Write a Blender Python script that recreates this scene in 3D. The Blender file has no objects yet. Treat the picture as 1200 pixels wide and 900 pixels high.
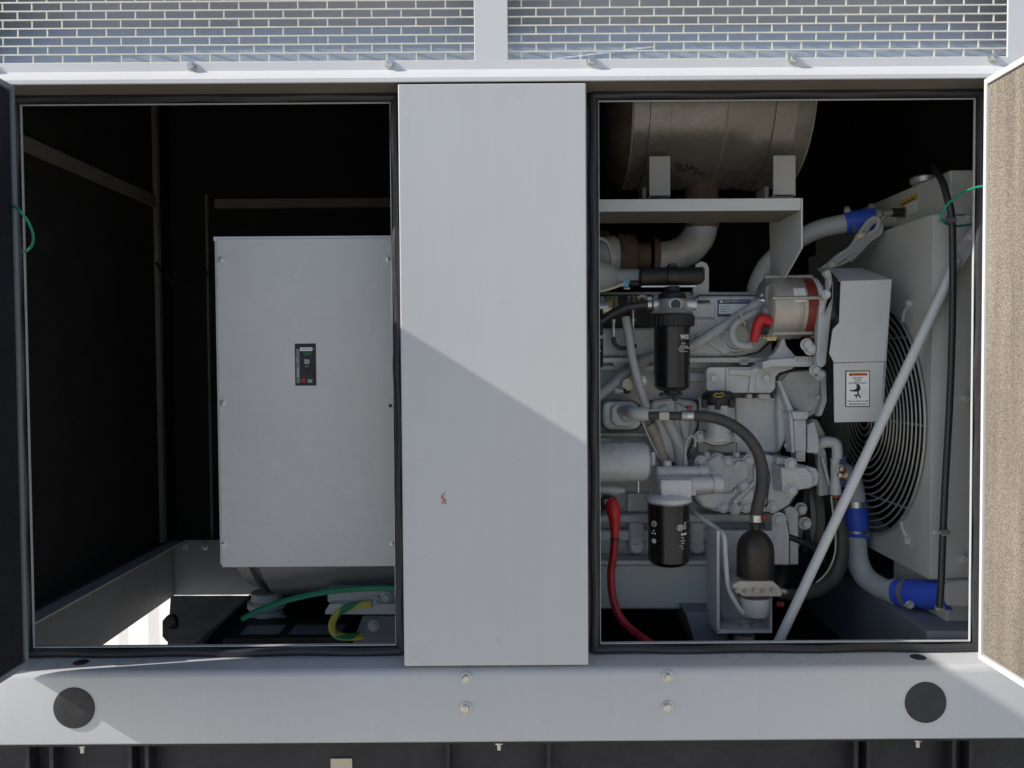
import bpy, bmesh, math, random
from mathutils import Vector, Matrix
random.seed(7)
R = math.radians
scene = bpy.context.scene
COL = scene.collection
# ------------------------------------------------------------------ camera
D = 1.6; F = 950.0
PITCH, ROLL = .0294, -.0069
cp, sp, cr, sr = math.cos(PITCH), math.sin(PITCH), math.cos(ROLL), math.sin(ROLL)
FW = Vector((0, cp, -sp)); UP0 = Vector((0, sp, cp)); RT0 = Vector((1, 0, 0))
RT = RT0*cr + UP0*sr; UP = UP0*cr - RT0*sr
CAM = Vector((0, -D, 0))
def P(px, py, Y):
    """the point of depth plane Y seen at a place of the photograph"""
    d = FW*F + RT*(px-600) - UP*(py-450)
    return CAM + d*((Y+D)/d.y)
def S(n, Y): return n*(D+Y)/F
cam = bpy.data.cameras.new('camera'); co = bpy.data.objects.new('camera', cam); COL.objects.link(co)
cam.lens = 28.5; cam.sensor_width = 36; cam.clip_start = .02; cam.clip_end = 500
m = Matrix((RT, UP, -FW)).transposed().to_4x4(); m.translation = CAM
co.matrix_world = m; scene.camera = co

# ------------------------------------------------------------------ materials
def mat(name, col, rough=.45, metal=0, var=.06, vscale=4, bump=0, bscale=200, coat=0, spec=.5, dirt=0, fine=0):
    M = bpy.data.materials.new(name); M.use_nodes = True
    nt = M.node_tree; N = nt.nodes; L = nt.links; b = N['Principled BSDF']
    b.inputs['Roughness'].default_value = rough; b.inputs['Metallic'].default_value = metal
    b.inputs['Coat Weight'].default_value = coat; b.inputs['Coat Roughness'].default_value = .12
    b.inputs['Specular IOR Level'].default_value = spec
    g = N.new('ShaderNodeNewGeometry')
    n = N.new('ShaderNodeTexNoise'); n.inputs['Scale'].default_value = vscale; n.inputs['Detail'].default_value = 6
    L.new(g.outputs['Position'], n.inputs['Vector'])
    r = N.new('ShaderNodeMapRange'); r.inputs[1].default_value = .3; r.inputs[2].default_value = .7
    r.inputs[3].default_value = 1-var; r.inputs[4].default_value = 1+var
    L.new(n.outputs['Fac'], r.inputs[0])
    v = N.new('ShaderNodeVectorMath'); v.operation = 'SCALE'; v.inputs[0].default_value = col
    L.new(r.outputs[0], v.inputs['Scale'])
    out = v.outputs[0]
    if dirt:
        n3 = N.new('ShaderNodeTexNoise'); n3.inputs['Scale'].default_value = 26; n3.inputs['Detail'].default_value = 8; n3.inputs['Roughness'].default_value = .7
        L.new(g.outputs['Position'], n3.inputs['Vector'])
        r3 = N.new('ShaderNodeMapRange'); r3.inputs[1].default_value = .55; r3.inputs[2].default_value = .75; r3.inputs[4].default_value = dirt
        L.new(n3.outputs['Fac'], r3.inputs[0])
        mx = N.new('ShaderNodeMix'); mx.data_type = 'RGBA'; mx.inputs['B'].default_value = (.09, .075, .055, 1)
        L.new(r3.outputs[0], mx.inputs['Factor']); L.new(out, mx.inputs['A']); out = mx.outputs['Result']
    if fine:
        n4 = N.new('ShaderNodeTexNoise'); n4.inputs['Scale'].default_value = 700; n4.inputs['Detail'].default_value = 2
        L.new(g.outputs['Position'], n4.inputs['Vector'])
        r4 = N.new('ShaderNodeMapRange'); r4.inputs[1].default_value = .3; r4.inputs[2].default_value = .7; r4.inputs[3].default_value = 1-fine; r4.inputs[4].default_value = 1+fine
        L.new(n4.outputs['Fac'], r4.inputs[0])
        v4 = N.new('ShaderNodeVectorMath'); v4.operation = 'SCALE'; L.new(out, v4.inputs[0]); L.new(r4.outputs[0], v4.inputs['Scale']); out = v4.outputs[0]
    L.new(out, b.inputs['Base Color'])
    rr = N.new('ShaderNodeMapRange'); rr.inputs[1].default_value = .3; rr.inputs[2].default_value = .7
    rr.inputs[3].default_value = max(.02, rough-.06); rr.inputs[4].default_value = min(1, rough+.08)
    n2 = N.new('ShaderNodeTexNoise'); n2.inputs['Scale'].default_value = vscale*5; L.new(g.outputs['Position'], n2.inputs['Vector'])
    L.new(n2.outputs['Fac'], rr.inputs[0]); L.new(rr.outputs[0], b.inputs['Roughness'])
    if bump:
        nb = N.new('ShaderNodeTexNoise'); nb.inputs['Scale'].default_value = bscale; nb.inputs['Detail'].default_value = 3
        L.new(g.outputs['Position'], nb.inputs['Vector'])
        bp = N.new('ShaderNodeBump'); bp.inputs['Strength'].default_value = bump; bp.inputs['Distance'].default_value = .002
        L.new(nb.outputs['Fac'], bp.inputs['Height']); L.new(bp.outputs[0], b.inputs['Normal'])
    return M
def glow_free(name, col): return mat(name, col, .6, var=.03)
M = dict(
    paint=mat('grey_enamel', (.565, .572, .585), .32, var=.035, vscale=2.5, bump=.05, bscale=260, fine=.02),
    header=mat('header_enamel', (.70, .70, .71), .4, var=.03, vscale=3, bump=.04, fine=.02),
    cabinet=mat('cabinet_enamel', (.60, .60, .59), .24, var=.05, vscale=3, bump=.06, bscale=150, fine=.03),
    wire=mat('galvanised_wire', (.80, .77, .66), .4, .1, var=.08, vscale=20),
    engine=mat('engine_enamel', (.545, .56, .565), .27, var=.12, vscale=9, bump=.35, bscale=170, dirt=.30, fine=.05),
    cast=mat('cast_enamel', (.48, .49, .49), .36, var=.14, vscale=12, bump=.6, bscale=240, dirt=.35, fine=.08),
    guard=mat('guard_enamel', (.54, .55, .545), .45, var=.05, vscale=5, bump=.05, fine=.03),
    rad=mat('radiator_enamel', (.52, .52, .49), .5, var=.07, vscale=5, bump=.08, fine=.03, dirt=.08),
    hotgrey=mat('heat_dulled_grey', (.36, .325, .27), .55, var=.10, vscale=7, bump=.12, fine=.04, dirt=.12),
    rust_shade=mat('rusty_shaded_iron', (.13, .09, .07), .75, var=.3, vscale=20, bump=.4),
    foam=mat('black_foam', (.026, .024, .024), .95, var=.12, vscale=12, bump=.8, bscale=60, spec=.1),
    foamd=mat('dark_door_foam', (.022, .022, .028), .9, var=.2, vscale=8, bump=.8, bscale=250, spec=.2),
    rubber=mat('black_rubber', (.030, .031, .036), .38, var=.15, vscale=15, bump=.1, spec=.5),
    hose=mat('rubber_hose', (.060, .056, .052), .55, var=.2, vscale=18, bump=.25, bscale=120),
    black=mat('gloss_black', (.010, .010, .011), .28, var=.2, coat=.25, bump=.03),
    satin=mat('satin_black', (.018, .017, .016), .42, var=.15, bump=.12, bscale=250),
    plastic=mat('black_plastic', (.016, .016, .018), .5, var=.2, bump=.2),
    plug=mat('plug_plastic', (.030, .030, .034), .55, var=.25, vscale=20, bump=.2, fine=.1),
    zinc=mat('zinc', (.62, .61, .58), .3, .85, var=.12, vscale=40, bump=.1),
    steel=mat('machined_steel', (.62, .61, .60), .34, .6, var=.06, vscale=30, bump=.03),
    alu=mat('cast_aluminium', (.46, .43, .39), .42, .55, var=.12, vscale=22, bump=.4, dirt=.2),
    brass=mat('brass', (.62, .50, .24), .38, .5, var=.2, vscale=40),
    copper=mat('copper', (.22, .035, .022), .45, .1, var=.3, vscale=60, bump=.4),
    red=mat('red_rubber', (.50, .015, .02), .42, var=.1, vscale=20),
    cred=mat('red_cable', (.33, .012, .022), .42, var=.15, vscale=20, bump=.1),
    blue=mat('blue_silicone', (.05, .12, .68), .42, var=.1, vscale=18, bump=.2, bscale=400),
    bluec=mat('blue_connector', (.10, .38, .62), .45),
    navy=mat('navy_plastic', (.025, .045, .14), .4),
    green=mat('green_pvc', (.02, .28, .16), .35, var=.06),
    muffler=mat('muffler_paint', (.28, .26, .225), .28, .4, var=.10, vscale=7, bump=.12, fine=.04, dirt=.12),
    soffit=mat('soffit_brown', (.17, .15, .12), .6, var=.12),
    deflect=mat('deflector_sky_tint', (.58, .65, .76), .45, var=.05),  # reflected sky put into the bluish colour
    wiregrey=mat('guard_wire', (.36, .36, .34), .35, .3, var=.1),
    bronze=mat('dark_bronze', (.045, .040, .036), .36, .5, var=.15, bump=.1, bscale=250),
    gasket=mat('gasket_grime', (.035, .033, .03), .7),
    plenum=mat('plenum_grey', (.44, .45, .50), .7, var=.1),
    under=mat('dark_brown_flange', (.16, .145, .115), .6, var=.12),  # bottom flange in a darker, browner tone than the shelf
    white=mat('white_ink', (.80, .80, .82), .5, var=.03),
    grayink=mat('grey_ink', (.33, .35, .37), .5),
    ink=mat('black_ink', (.015, .015, .02), .5),
    orange=mat('orange_ink', (.80, .22, .03), .45),
    yellow=mat('yellow_ink', (.62, .42, .03), .5),
    cream=mat('cream_cable', (.55, .50, .38), .5),
    gcable=mat('grey_cable', (.42, .425, .43), .5, var=.08, vscale=15),
    labelblue=mat('label_blue', (.03, .06, .13), .4),
    labelpale=mat('label_pale', (.72, .78, .82), .35, var=.08, vscale=60),
    dgreen=mat('dark_green', (.02, .12, .05), .5),
    trailer=mat('trailer_black', (.020, .019, .024), .55, var=.3, vscale=10, bump=.3, dirt=.2),
    rail=mat('inner_rail', (.20, .215, .235), .5, var=.08, vscale=6, bump=.08),
    trim=mat('dull_trim', (.16, .15, .135), .6, var=.2, vscale=10),
    wood=mat('dusty_beam', (.60, .52, .42), .8, var=.25, vscale=14, bump=.4),
    rustmark=mat('orange_scuff', (.50, .20, .12), .6, var=.3, vscale=90),
    corr=mat('white_sheet', (.56, .56, .56), .5, var=.04, vscale=3),
)
# copy of the door foam, sunlight put into its pale colour: coarse sparkling nap with faint vertical streaks
def foam_sunlit():
    X = mat('sunlit_foam', (.235, .207, .17), .85, var=.10, vscale=2.2, bump=1.0, bscale=300, spec=.25)
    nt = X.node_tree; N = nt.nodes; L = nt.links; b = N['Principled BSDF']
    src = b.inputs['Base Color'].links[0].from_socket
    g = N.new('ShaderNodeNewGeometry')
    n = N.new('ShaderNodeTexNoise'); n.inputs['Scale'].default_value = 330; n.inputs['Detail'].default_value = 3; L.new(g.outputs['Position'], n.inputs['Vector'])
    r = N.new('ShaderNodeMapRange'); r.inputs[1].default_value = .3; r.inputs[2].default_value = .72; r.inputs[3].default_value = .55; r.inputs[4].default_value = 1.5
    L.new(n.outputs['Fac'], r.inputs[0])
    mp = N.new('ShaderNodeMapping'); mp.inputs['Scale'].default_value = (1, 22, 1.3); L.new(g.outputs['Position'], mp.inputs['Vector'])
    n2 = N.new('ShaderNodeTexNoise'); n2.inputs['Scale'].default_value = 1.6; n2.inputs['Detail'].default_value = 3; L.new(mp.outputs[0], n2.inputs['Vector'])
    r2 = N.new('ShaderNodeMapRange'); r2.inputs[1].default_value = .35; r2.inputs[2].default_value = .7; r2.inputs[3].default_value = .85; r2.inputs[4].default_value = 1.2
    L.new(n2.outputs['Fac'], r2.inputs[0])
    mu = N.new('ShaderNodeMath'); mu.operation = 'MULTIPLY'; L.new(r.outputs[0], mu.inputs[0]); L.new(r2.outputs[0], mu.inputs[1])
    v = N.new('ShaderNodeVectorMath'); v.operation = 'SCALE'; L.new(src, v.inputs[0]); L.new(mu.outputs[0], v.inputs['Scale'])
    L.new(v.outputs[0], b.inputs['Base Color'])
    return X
M['foamsunlit'] = foam_sunlit()
def streak(X, amt):
    nt = X.node_tree; N = nt.nodes; L = nt.links; b = N['Principled BSDF']; src = b.inputs['Base Color'].links[0].from_socket
    g = N.new('ShaderNodeNewGeometry'); mp = N.new('ShaderNodeMapping'); mp.inputs['Scale'].default_value = (70, 70, 1.5); L.new(g.outputs['Position'], mp.inputs['Vector'])
    n = N.new('ShaderNodeTexNoise'); n.inputs['Scale'].default_value = 1; n.inputs['Detail'].default_value = 4; L.new(mp.outputs[0], n.inputs['Vector'])
    r = N.new('ShaderNodeMapRange'); r.inputs[1].default_value = .3; r.inputs[2].default_value = .7; r.inputs[3].default_value = 1-amt; r.inputs[4].default_value = 1+amt
    L.new(n.outputs['Fac'], r.inputs[0]); v = N.new('ShaderNodeVectorMath'); v.operation = 'SCALE'; L.new(src, v.inputs[0]); L.new(r.outputs[0], v.inputs['Scale']); L.new(v.outputs[0], b.inputs['Base Color'])
streak(M['paint'], .012); streak(M['cabinet'], .010); streak(M['guard'], .012)
# earth cable: a green stripe wound round yellow
def stripe():
    X = mat('earth_cable', (.5, .42, .05), .4, var=.05)
    nt = X.node_tree; N = nt.nodes; L = nt.links; b = N['Principled BSDF']
    uv = N.new('ShaderNodeUVMap'); sx = N.new('ShaderNodeSeparateXYZ'); L.new(uv.outputs[0], sx.inputs[0])
    a = N.new('ShaderNodeMath'); a.operation = 'MULTIPLY_ADD'; a.inputs[1].default_value = 2.2; L.new(sx.outputs[1], a.inputs[0]); L.new(sx.outputs[0], a.inputs[2])
    f = N.new('ShaderNodeMath'); f.operation = 'FRACT'; L.new(a.outputs[0], f.inputs[0])
    g = N.new('ShaderNodeMath'); g.operation = 'GREATER_THAN'; g.inputs[1].default_value = .55; L.new(f.outputs[0], g.inputs[0])
    mx = N.new('ShaderNodeMix'); mx.data_type = 'RGBA'; mx.inputs['A'].default_value = (.55, .47, .07, 1); mx.inputs['B'].default_value = (.02, .24, .09, 1)
    L.new(g.outputs[0], mx.inputs['Factor']); L.new(mx.outputs['Result'], b.inputs['Base Color'])
    return X
M['earth'] = stripe()
# ribbed conduit / wound windings: rings along the tube
def ribs(name, col, n, depth, rough=.45):
    X = mat(name, col, rough, var=.08)
    nt = X.node_tree; N = nt.nodes; L = nt.links; b = N['Principled BSDF']
    uv = N.new('ShaderNodeUVMap'); sx = N.new('ShaderNodeSeparateXYZ'); L.new(uv.outputs[0], sx.inputs[0])
    a = N.new('ShaderNodeMath'); a.operation = 'MULTIPLY'; a.inputs[1].default_value = n*2*math.pi; L.new(sx.outputs[1], a.inputs[0])
    s = N.new('ShaderNodeMath'); s.operation = 'SINE'; L.new(a.outputs[0], s.inputs[0])
    bp = N.new('ShaderNodeBump'); bp.inputs['Strength'].default_value = 1; bp.inputs['Distance'].default_value = depth
    L.new(s.outputs[0], bp.inputs['Height']); L.new(bp.outputs[0], b.inputs['Normal'])
    return X
M['conduit'] = ribs('ribbed_conduit', (.42, .435, .45), 42, .0006)

# ------------------------------------------------------------------ mesh helpers
class B:
    def __init__(s): s.bm = bmesh.new(); s.uv = s.bm.loops.layers.uv.new('UVMap')
    def face(s, vs):
        try: return s.bm.faces.new(vs)
        except ValueError: return None
    def box(s, x0, x1, y0, y1, z0, z1):
        v = [s.bm.verts.new(p) for p in ((x0,y0,z0),(x1,y0,z0),(x1,y1,z0),(x0,y1,z0),(x0,y0,z1),(x1,y0,z1),(x1,y1,z1),(x0,y1,z1))]
        for q in ((0,1,5,4),(1,2,6,5),(2,3,7,6),(3,0,4,7),(4,5,6,7),(3,2,1,0)): s.face([v[i] for i in q])
        return s
    def pbox(s, px0, py0, px1, py1, Y0, Y1):
        a = P(px0, py1, Y0); b = P(px1, py0, Y0); return s.box(a.x, b.x, Y0, Y1, a.z, b.z)
    def hull(s, front, back):
        """solid between two corner loops of equal length"""
        a = [s.bm.verts.new(p) for p in front]; b = [s.bm.verts.new(p) for p in back]; n = len(a)
        s.face(a); s.face(b[::-1])
        for i in range(n): s.face([a[i], b[i], b[(i+1)%n], a[(i+1)%n]])
        return s
    def prism(s, pts, Y0, Y1, taper=0):
        """outline traced in the photo at depth Y0, going straight back to Y1"""
        f = [P(x, y, Y0) for x, y in pts]
        c = sum(f, Vector())/len(f)
        bk = [Vector((c.x+(p.x-c.x)*(1+taper), Y1, c.z+(p.z-c.z)*(1+taper))) for p in f]
        return s.hull(f, bk)
    def tube(s, pts, r, seg=14, smooth=6, cap=True):
        pts = [Vector(p) for p in pts]; n = len(pts)
        rs = list(r) if isinstance(r, (list, tuple)) else [r]*n
        if smooth > 1 and n > 2:
            q, qr = [], []
            for i in range(n-1):
                p0 = pts[max(i-1,0)]; p1 = pts[i]; p2 = pts[i+1]; p3 = pts[min(i+2,n-1)]
                for k in range(smooth):
                    t = k/smooth
                    q.append(.5*((2*p1)+(p2-p0)*t+(2*p0-5*p1+4*p2-p3)*t*t+(3*p1-p0-3*p2+p3)*t**3)); qr.append(rs[i]*(1-t)+rs[i+1]*t)
            q.append(pts[-1]); qr.append(rs[-1]); pts, rs = q, qr
        n = len(pts); T = [(pts[min(i+1,n-1)]-pts[max(i-1,0)]).normalized() for i in range(n)]
        nrm = T[0].orthogonal().normalized(); rings = []; ln = 0; ls = []
        for i in range(n):
            nrm = (nrm - T[i]*nrm.dot(T[i])).normalized(); bn = T[i].cross(nrm)
            rings.append([s.bm.verts.new(pts[i]+(nrm*math.cos(2*math.pi*k/seg)+bn*math.sin(2*math.pi*k/seg))*rs[i]) for k in range(seg)])
            if i: ln += (pts[i]-pts[i-1]).length
            ls.append(ln)
        for i in range(n-1):
            for k in range(seg):
                f = s.face([rings[i][k], rings[i][(k+1)%seg], rings[i+1][(k+1)%seg], rings[i+1][k]])
                if f:
                    for l, (u, w) in zip(f.loops, ((k,ls[i]),(k+1,ls[i]),(k+1,ls[i+1]),(k,ls[i+1]))): l[s.uv].uv = (u/seg, w/max(ln,1e-6))
        if cap: s.face(rings[0][::-1]); s.face(rings[-1])
        return s
    def cyl(s, p0, p1, r0, r1=None, seg=28): return s.tube([p0, p1], [r0, r0 if r1 is None else r1], seg, 1)
    def lathe(s, o, ax, prof, seg=36, a0=0, a1=2*math.pi):
        """prof: (distance along axis, radius)"""
        o = Vector(o); ax = Vector(ax).normalized(); u = ax.orthogonal().normalized(); w = ax.cross(u)
        if abs(ax.x) > .9: u = Vector((0,-1,0)); w = ax.cross(u)
        if abs(ax.z) > .9: u = Vector((0,-1,0)); w = ax.cross(u)
        full = abs(a1-a0-2*math.pi) < 1e-6; m = seg if full else seg+1
        rings = []
        for t, r in prof:
            if r < 1e-6: rings.append([s.bm.verts.new(o+ax*t)]*m)
            else: rings.append([s.bm.verts.new(o+ax*t+(u*math.cos(a0+(a1-a0)*k/seg)+w*math.sin(a0+(a1-a0)*k/seg))*r) for k in range(m)])
        for i in range(len(rings)-1):
            for k in range(seg):
                k2 = (k+1) % m; q = []
                for v in (rings[i][k], rings[i][k2], rings[i+1][k2], rings[i+1][k]):
                    if v not in q: q.append(v)
                if len(q) > 2: s.face(q)
        if full:
            if prof[0][1] > 1e-6: s.face(rings[0][::-1])
            if prof[-1][1] > 1e-6: s.face(rings[-1])
        return s
    def ring(s, c, ax, Rr, r, seg=48, rs=8):
        ax = Vector(ax).normalized(); u = ax.orthogonal().normalized(); w = ax.cross(u); c = Vector(c)
        R_ = [[s.bm.verts.new(c+(u*math.cos(a)+w*math.sin(a))*(Rr+r*math.cos(b))+ax*r*math.sin(b)) for b in [2*math.pi*j/rs for j in range(rs)]] for a in [2*math.pi*i/seg for i in range(seg)]]
        for i in range(seg):
            for j in range(rs): s.face([R_[i][j], R_[(i+1)%seg][j], R_[(i+1)%seg][(j+1)%rs], R_[i][(j+1)%rs]])
        return s
    def hexbolt(s, c, r, h, ax=(0,-1,0), washer=True, rot=.3):
        c = Vector(c); ax = Vector(ax).normalized()
        u = ax.orthogonal().normalized(); w = ax.cross(u)
        if washer: s.cyl(c, c+ax*h*.18, r*1.35, seg=20)
        a = [s.bm.verts.new(c+ax*h*.15+(u*math.cos(rot+k*math.pi/3)+w*math.sin(rot+k*math.pi/3))*r) for k in range(6)]
        b = [s.bm.verts.new(c+ax*h*.85+(u*math.cos(rot+k*math.pi/3)+w*math.sin(rot+k*math.pi/3))*r) for k in range(6)]
        d = [s.bm.verts.new(c+ax*h+(u*math.cos(rot+k*math.pi/3)+w*math.sin(rot+k*math.pi/3))*r*.8) for k in range(6)]
        for i in range(6):
            s.face([a[i], a[(i+1)%6], b[(i+1)%6], b[i]]); s.face([b[i], b[(i+1)%6], d[(i+1)%6], d[i]])
        s.face(d); return s
    def mesh(s, name):
        bmesh.ops.recalc_face_normals(s.bm, faces=s.bm.faces)
        me = bpy.data.meshes.new(name); s.bm.to_mesh(me); s.bm.free(); return me
    def build(s, name, m, parent=None, bevel=0, seg=2, angle=35, smooth=True):
        return link(name, s.mesh(name), m, parent, bevel, seg, angle, smooth)
ORG = {}
def link(name, me, m, parent=None, bevel=0, seg=2, angle=35, smooth=True):
    """mesh data in world coordinates becomes an object whose origin is its own middle"""
    me.materials.clear(); me.materials.append(M[m] if isinstance(m, str) else m)
    lo = Vector(map(min, zip(*[v.co for v in me.vertices]))); hi = Vector(map(max, zip(*[v.co for v in me.vertices])))
    c = (lo+hi)/2; me.transform(Matrix.Translation(-c))
    o = bpy.data.objects.new(name, me); COL.objects.link(o)
    ORG[o] = c; o.location = c
    if parent: o.parent = parent; o.location = c-ORG[parent]
    if smooth:
        me.shade_smooth(); me.set_sharp_from_angle(angle=R(angle))
    if bevel:
        md = o.modifiers.new('edge', 'BEVEL'); md.width = bevel; md.segments = seg; md.harden_normals = smooth; md.limit_method = 'ANGLE'; md.angle_limit = R(40)
    return o
def tag(o, label, cat, group=None, kind=None):
    o['label'] = label; o['category'] = cat
    if group: o['group'] = group
    if kind: o['kind'] = kind
    return o
def thing(name, label, cat, loc, group=None):
    o = bpy.data.objects.new(name, None); COL.objects.link(o); o.empty_display_size = .05
    o.location = loc; ORG[o] = Vector(loc); return tag(o, label, cat, group)
BM_ = {}
def bolts(parent, places, r, h, m='zinc', ax=(0,-1,0), name='bolt'):
    """each bolt an object; all of a size share one mesh"""
    key = (round(r,5), round(h,5), m, ax)
    for p in places:
        if key not in BM_:
            me = B().hexbolt((0,0,0), r, h, ax).mesh(name); me.materials.append(M[m]); me.shade_smooth(); me.set_sharp_from_angle(angle=R(30)); BM_[key] = me
        o = bpy.data.objects.new(name, BM_[key]); COL.objects.link(o); o.parent = parent
        o.location = Vector(p)-ORG[parent]; ORG[o] = Vector(p)
        o.rotation_euler = (0, random.uniform(0, 1), 0) if ax == (0,-1,0) else (0,0,0)
def text(body, size, m, o, parent, name='lettering', right=(1,0,0), up=(0,0,1), align='LEFT', wrap=None, sx=1, thick=.00015, bold=0):
    cu = bpy.data.curves.new(name, 'FONT'); cu.body = body; cu.size = size; cu.align_x = align; cu.align_y = 'CENTER'; cu.extrude = thick; cu.offset = bold; cu.resolution_u = 3
    t = bpy.data.objects.new(name, cu); COL.objects.link(t)
    bpy.context.view_layer.update(); dg = bpy.context.evaluated_depsgraph_get()
    me = bpy.data.meshes.new_from_object(t.evaluated_get(dg)); bpy.data.objects.remove(t)
    right = Vector(right); up = Vector(up); nn = right.cross(up); o = Vector(o)
    for v in me.vertices:
        x, y, z = v.co.x*sx, v.co.y, v.co.z
        if wrap:   # (centre, radius) of an upright cylinder
            c, rad = wrap; a0 = math.atan2(o.x-c.x, -(o.y-c.y)); a = a0 + x/rad
            v.co = Vector((c.x+math.sin(a)*(rad+.0003+z), c.y-math.cos(a)*(rad+.0003+z), o.z+y))
        else: v.co = o + right*x + up*y + nn*z
    return link(name, me, m, parent, smooth=False)
def pp(l, Y): return [P(x, y, Y) for x, y in l]
def p3(l): return [P(*q) for q in l]

# ------------------------------------------------------------------ light, sky
SUN = Vector((-1, -.18, .635)).normalized()
sd = bpy.data.lights.new('sun', 'SUN'); sd.energy = 5.0; sd.angle = R(.5); sd.color = (1, .95, .87)
so = bpy.data.objects.new('sun', sd); COL.objects.link(so); so.rotation_euler = SUN.to_track_quat('Z', 'Y').to_euler(); so.location = (-6, -3, 5)
w = bpy.data.worlds.new('World'); scene.world = w; w.use_nodes = True
nt = w.node_tree; sk = nt.nodes.new('ShaderNodeTexSky'); sk.sky_type = 'NISHITA'; sk.sun_disc = False
sk.sun_elevation = math.asin(SUN.z); sk.sun_rotation = math.atan2(SUN.x, SUN.y)
bg = nt.nodes['Background']; bg.inputs['Strength'].default_value = .15; nt.links.new(sk.outputs[0], bg.inputs['Color'])
scene.view_settings.view_transform = 'Standard'; scene.view_settings.look = 'None'; scene.view_settings.exposure = 0
scene.render.engine = 'CYCLES'; scene.cycles.max_bounces = 8; scene.cycles.diffuse_bounces = 5
scene.cycles.use_denoising = True

# ------------------------------------------------------------------ ground and the wall behind
GZ = -1.5
g = B().box(-60, 60, -60, 60, GZ-.05, GZ)
gm = mat('gravel_yard', (.56, .52, .46), .9, var=.2, vscale=3, bump=1, bscale=40, fine=.3)
go = g.build('ground', gm); go['kind'] = 'structure'; go['label'] = 'pale gravel yard under the generator trailer'
WY = lambda x: 2.4-.9*(x+1.85)
cw = B(); n = 48; xs = [-4.2+3.2*i/n for i in range(n+1)]
for i in range(n):
    q = [0,.035,.035,0][i%4], [0,.035,.035,0][(i+1)%4]
    q = (0,.035) if i%4==0 else (.035,.035) if i%4==1 else (.035,0) if i%4==2 else (0,0)
    a = [(xs[i],WY(xs[i])+q[0],GZ),(xs[i+1],WY(xs[i+1])+q[1],GZ),(xs[i+1],WY(xs[i+1])+q[1],.2),(xs[i],WY(xs[i])+q[0],.2)]
    cw.face([cw.bm.verts.new(p) for p in a])
tag(cw.build('corrugated_wall', 'corr', smooth=False), 'bright white corrugated wall seen through the open floor at lower left', 'wall')

# ------------------------------------------------------------------ enclosure
LIP = .545; PL, PR, PB = -.2192, .1489, -.6093; BB = -.767
YO = .09; OT, OB = .5336, -.5982
OP = [(-1.0109, -.2475), (.1822, .9605)]
XW, YBK = 1.15, 1.16
ENC = thing('generator_enclosure', 'grey sheet metal generator enclosure with two open doors and wire mesh screens above', 'enclosure', (0, .55, -.62))
# centre pillar panel
pn = B().box(PL, PR, 0, .086, PB, LIP-.004).build('pillar_panel', 'paint', ENC, bevel=.003)
q = P(520, 584, -.0004)
sc_ = B()
for i in range(16):
    x = q.x+random.uniform(-.004,.004); z = q.z+random.uniform(-.011,.011)+0; w_ = random.uniform(.001,.003); h_ = random.uniform(.001,.0035)
    sc_.face([sc_.bm.verts.new(p) for p in ((x-w_,-.0004-i*1e-5,z-h_),(x+w_*.6,-.0004-i*1e-5,z-h_*.8),(x+w_,-.0004-i*1e-5,z+h_),(x-w_*.5,-.0004-i*1e-5,z+h_*.9))])
sc_.build('rust_scuff', 'rustmark', pn, smooth=False)
# header: drip lip, sloping sunlit edge, flat strip under the screens
zt = P(600, 82, .03).z
def sweep(prof, x0, x1):
    b = B(); b.hull([Vector((x0, y, z)) for y, z in prof], [Vector((x1, y, z)) for y, z in prof]); return b
sweep([(0, LIP), (0, LIP+.008), (.004, LIP+.013), (.026, zt), (.030, zt+.002), (.05, zt), (.05, LIP+.02), (YO+.03, LIP+.02), (YO+.03, LIP+.012), (.01, LIP+.009), (.006, LIP)], -1.25, 1.25).build('header_rail', 'header', ENC, bevel=.001)
B().box(-1.249, 1.249, .0068, YO+.0, LIP+.0045, LIP+.0085).build('soffit', 'soffit', ENC)  # underside shade and ground bounce put into the brown colour
zs = P(600, 70.5, .03).z; zS = P(600, -150, .03).z
for x0, x1 in ((P(-300,0,.03).x, P(-40,0,.03).x), (P(555.5,30,.03).x, P(595,30,.03).x), (P(1181,30,.03).x, 1.25)):
    B().box(x0, x1, .030, .034, zs-.0005, zS).build('screen_post', 'header', ENC, bevel=.001)
B().box(-1.25, 1.25, .029, .034, zt-.001, zs).build('screen_rail', 'header', ENC, bevel=.001)
B().box(-1.25, 1.25, .029, .034, zS, zS+.12).build('top_rail', 'header', ENC, bevel=.001)
def screen(xa, xb, off):
    b = B(); dz = S(10.0, .03); dx = S(34.3, .03); z = zs+.002; k = 0; y0, y1 = .036, .0385
    while z < zS:
        z += 0 if k == 0 else dz
        t = .0012
        b.box(xa, xb, y0-.0006, y1, z-t, z+t)
        x = xa + off + (dx/2 if k%2 else 0) - dx
        while x < xb:
            if x > xa+.004 and x < xb-.004:
                j = random.uniform(-.0004,.0004)
                b.box(x-.0013+j, x+.0013+j, y0, y1-.0004, z+t, z+dz-t)
            x += dx
        k += 1
    b.build('mesh_screen', 'wire', ENC, smooth=False)
screen(P(-40,0,.036).x+.001, P(555.5,30,.036).x-.001, .012); screen(P(595,30,.036).x+.001, P(1181,30,.036).x-.001, .026)
bolts(ENC, [P(x, y, .0285) for x, y in ((225,78),(457,75.5),(693,72),(929,70),(1163,68.5),(-10,79))], .0075, .012)
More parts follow.
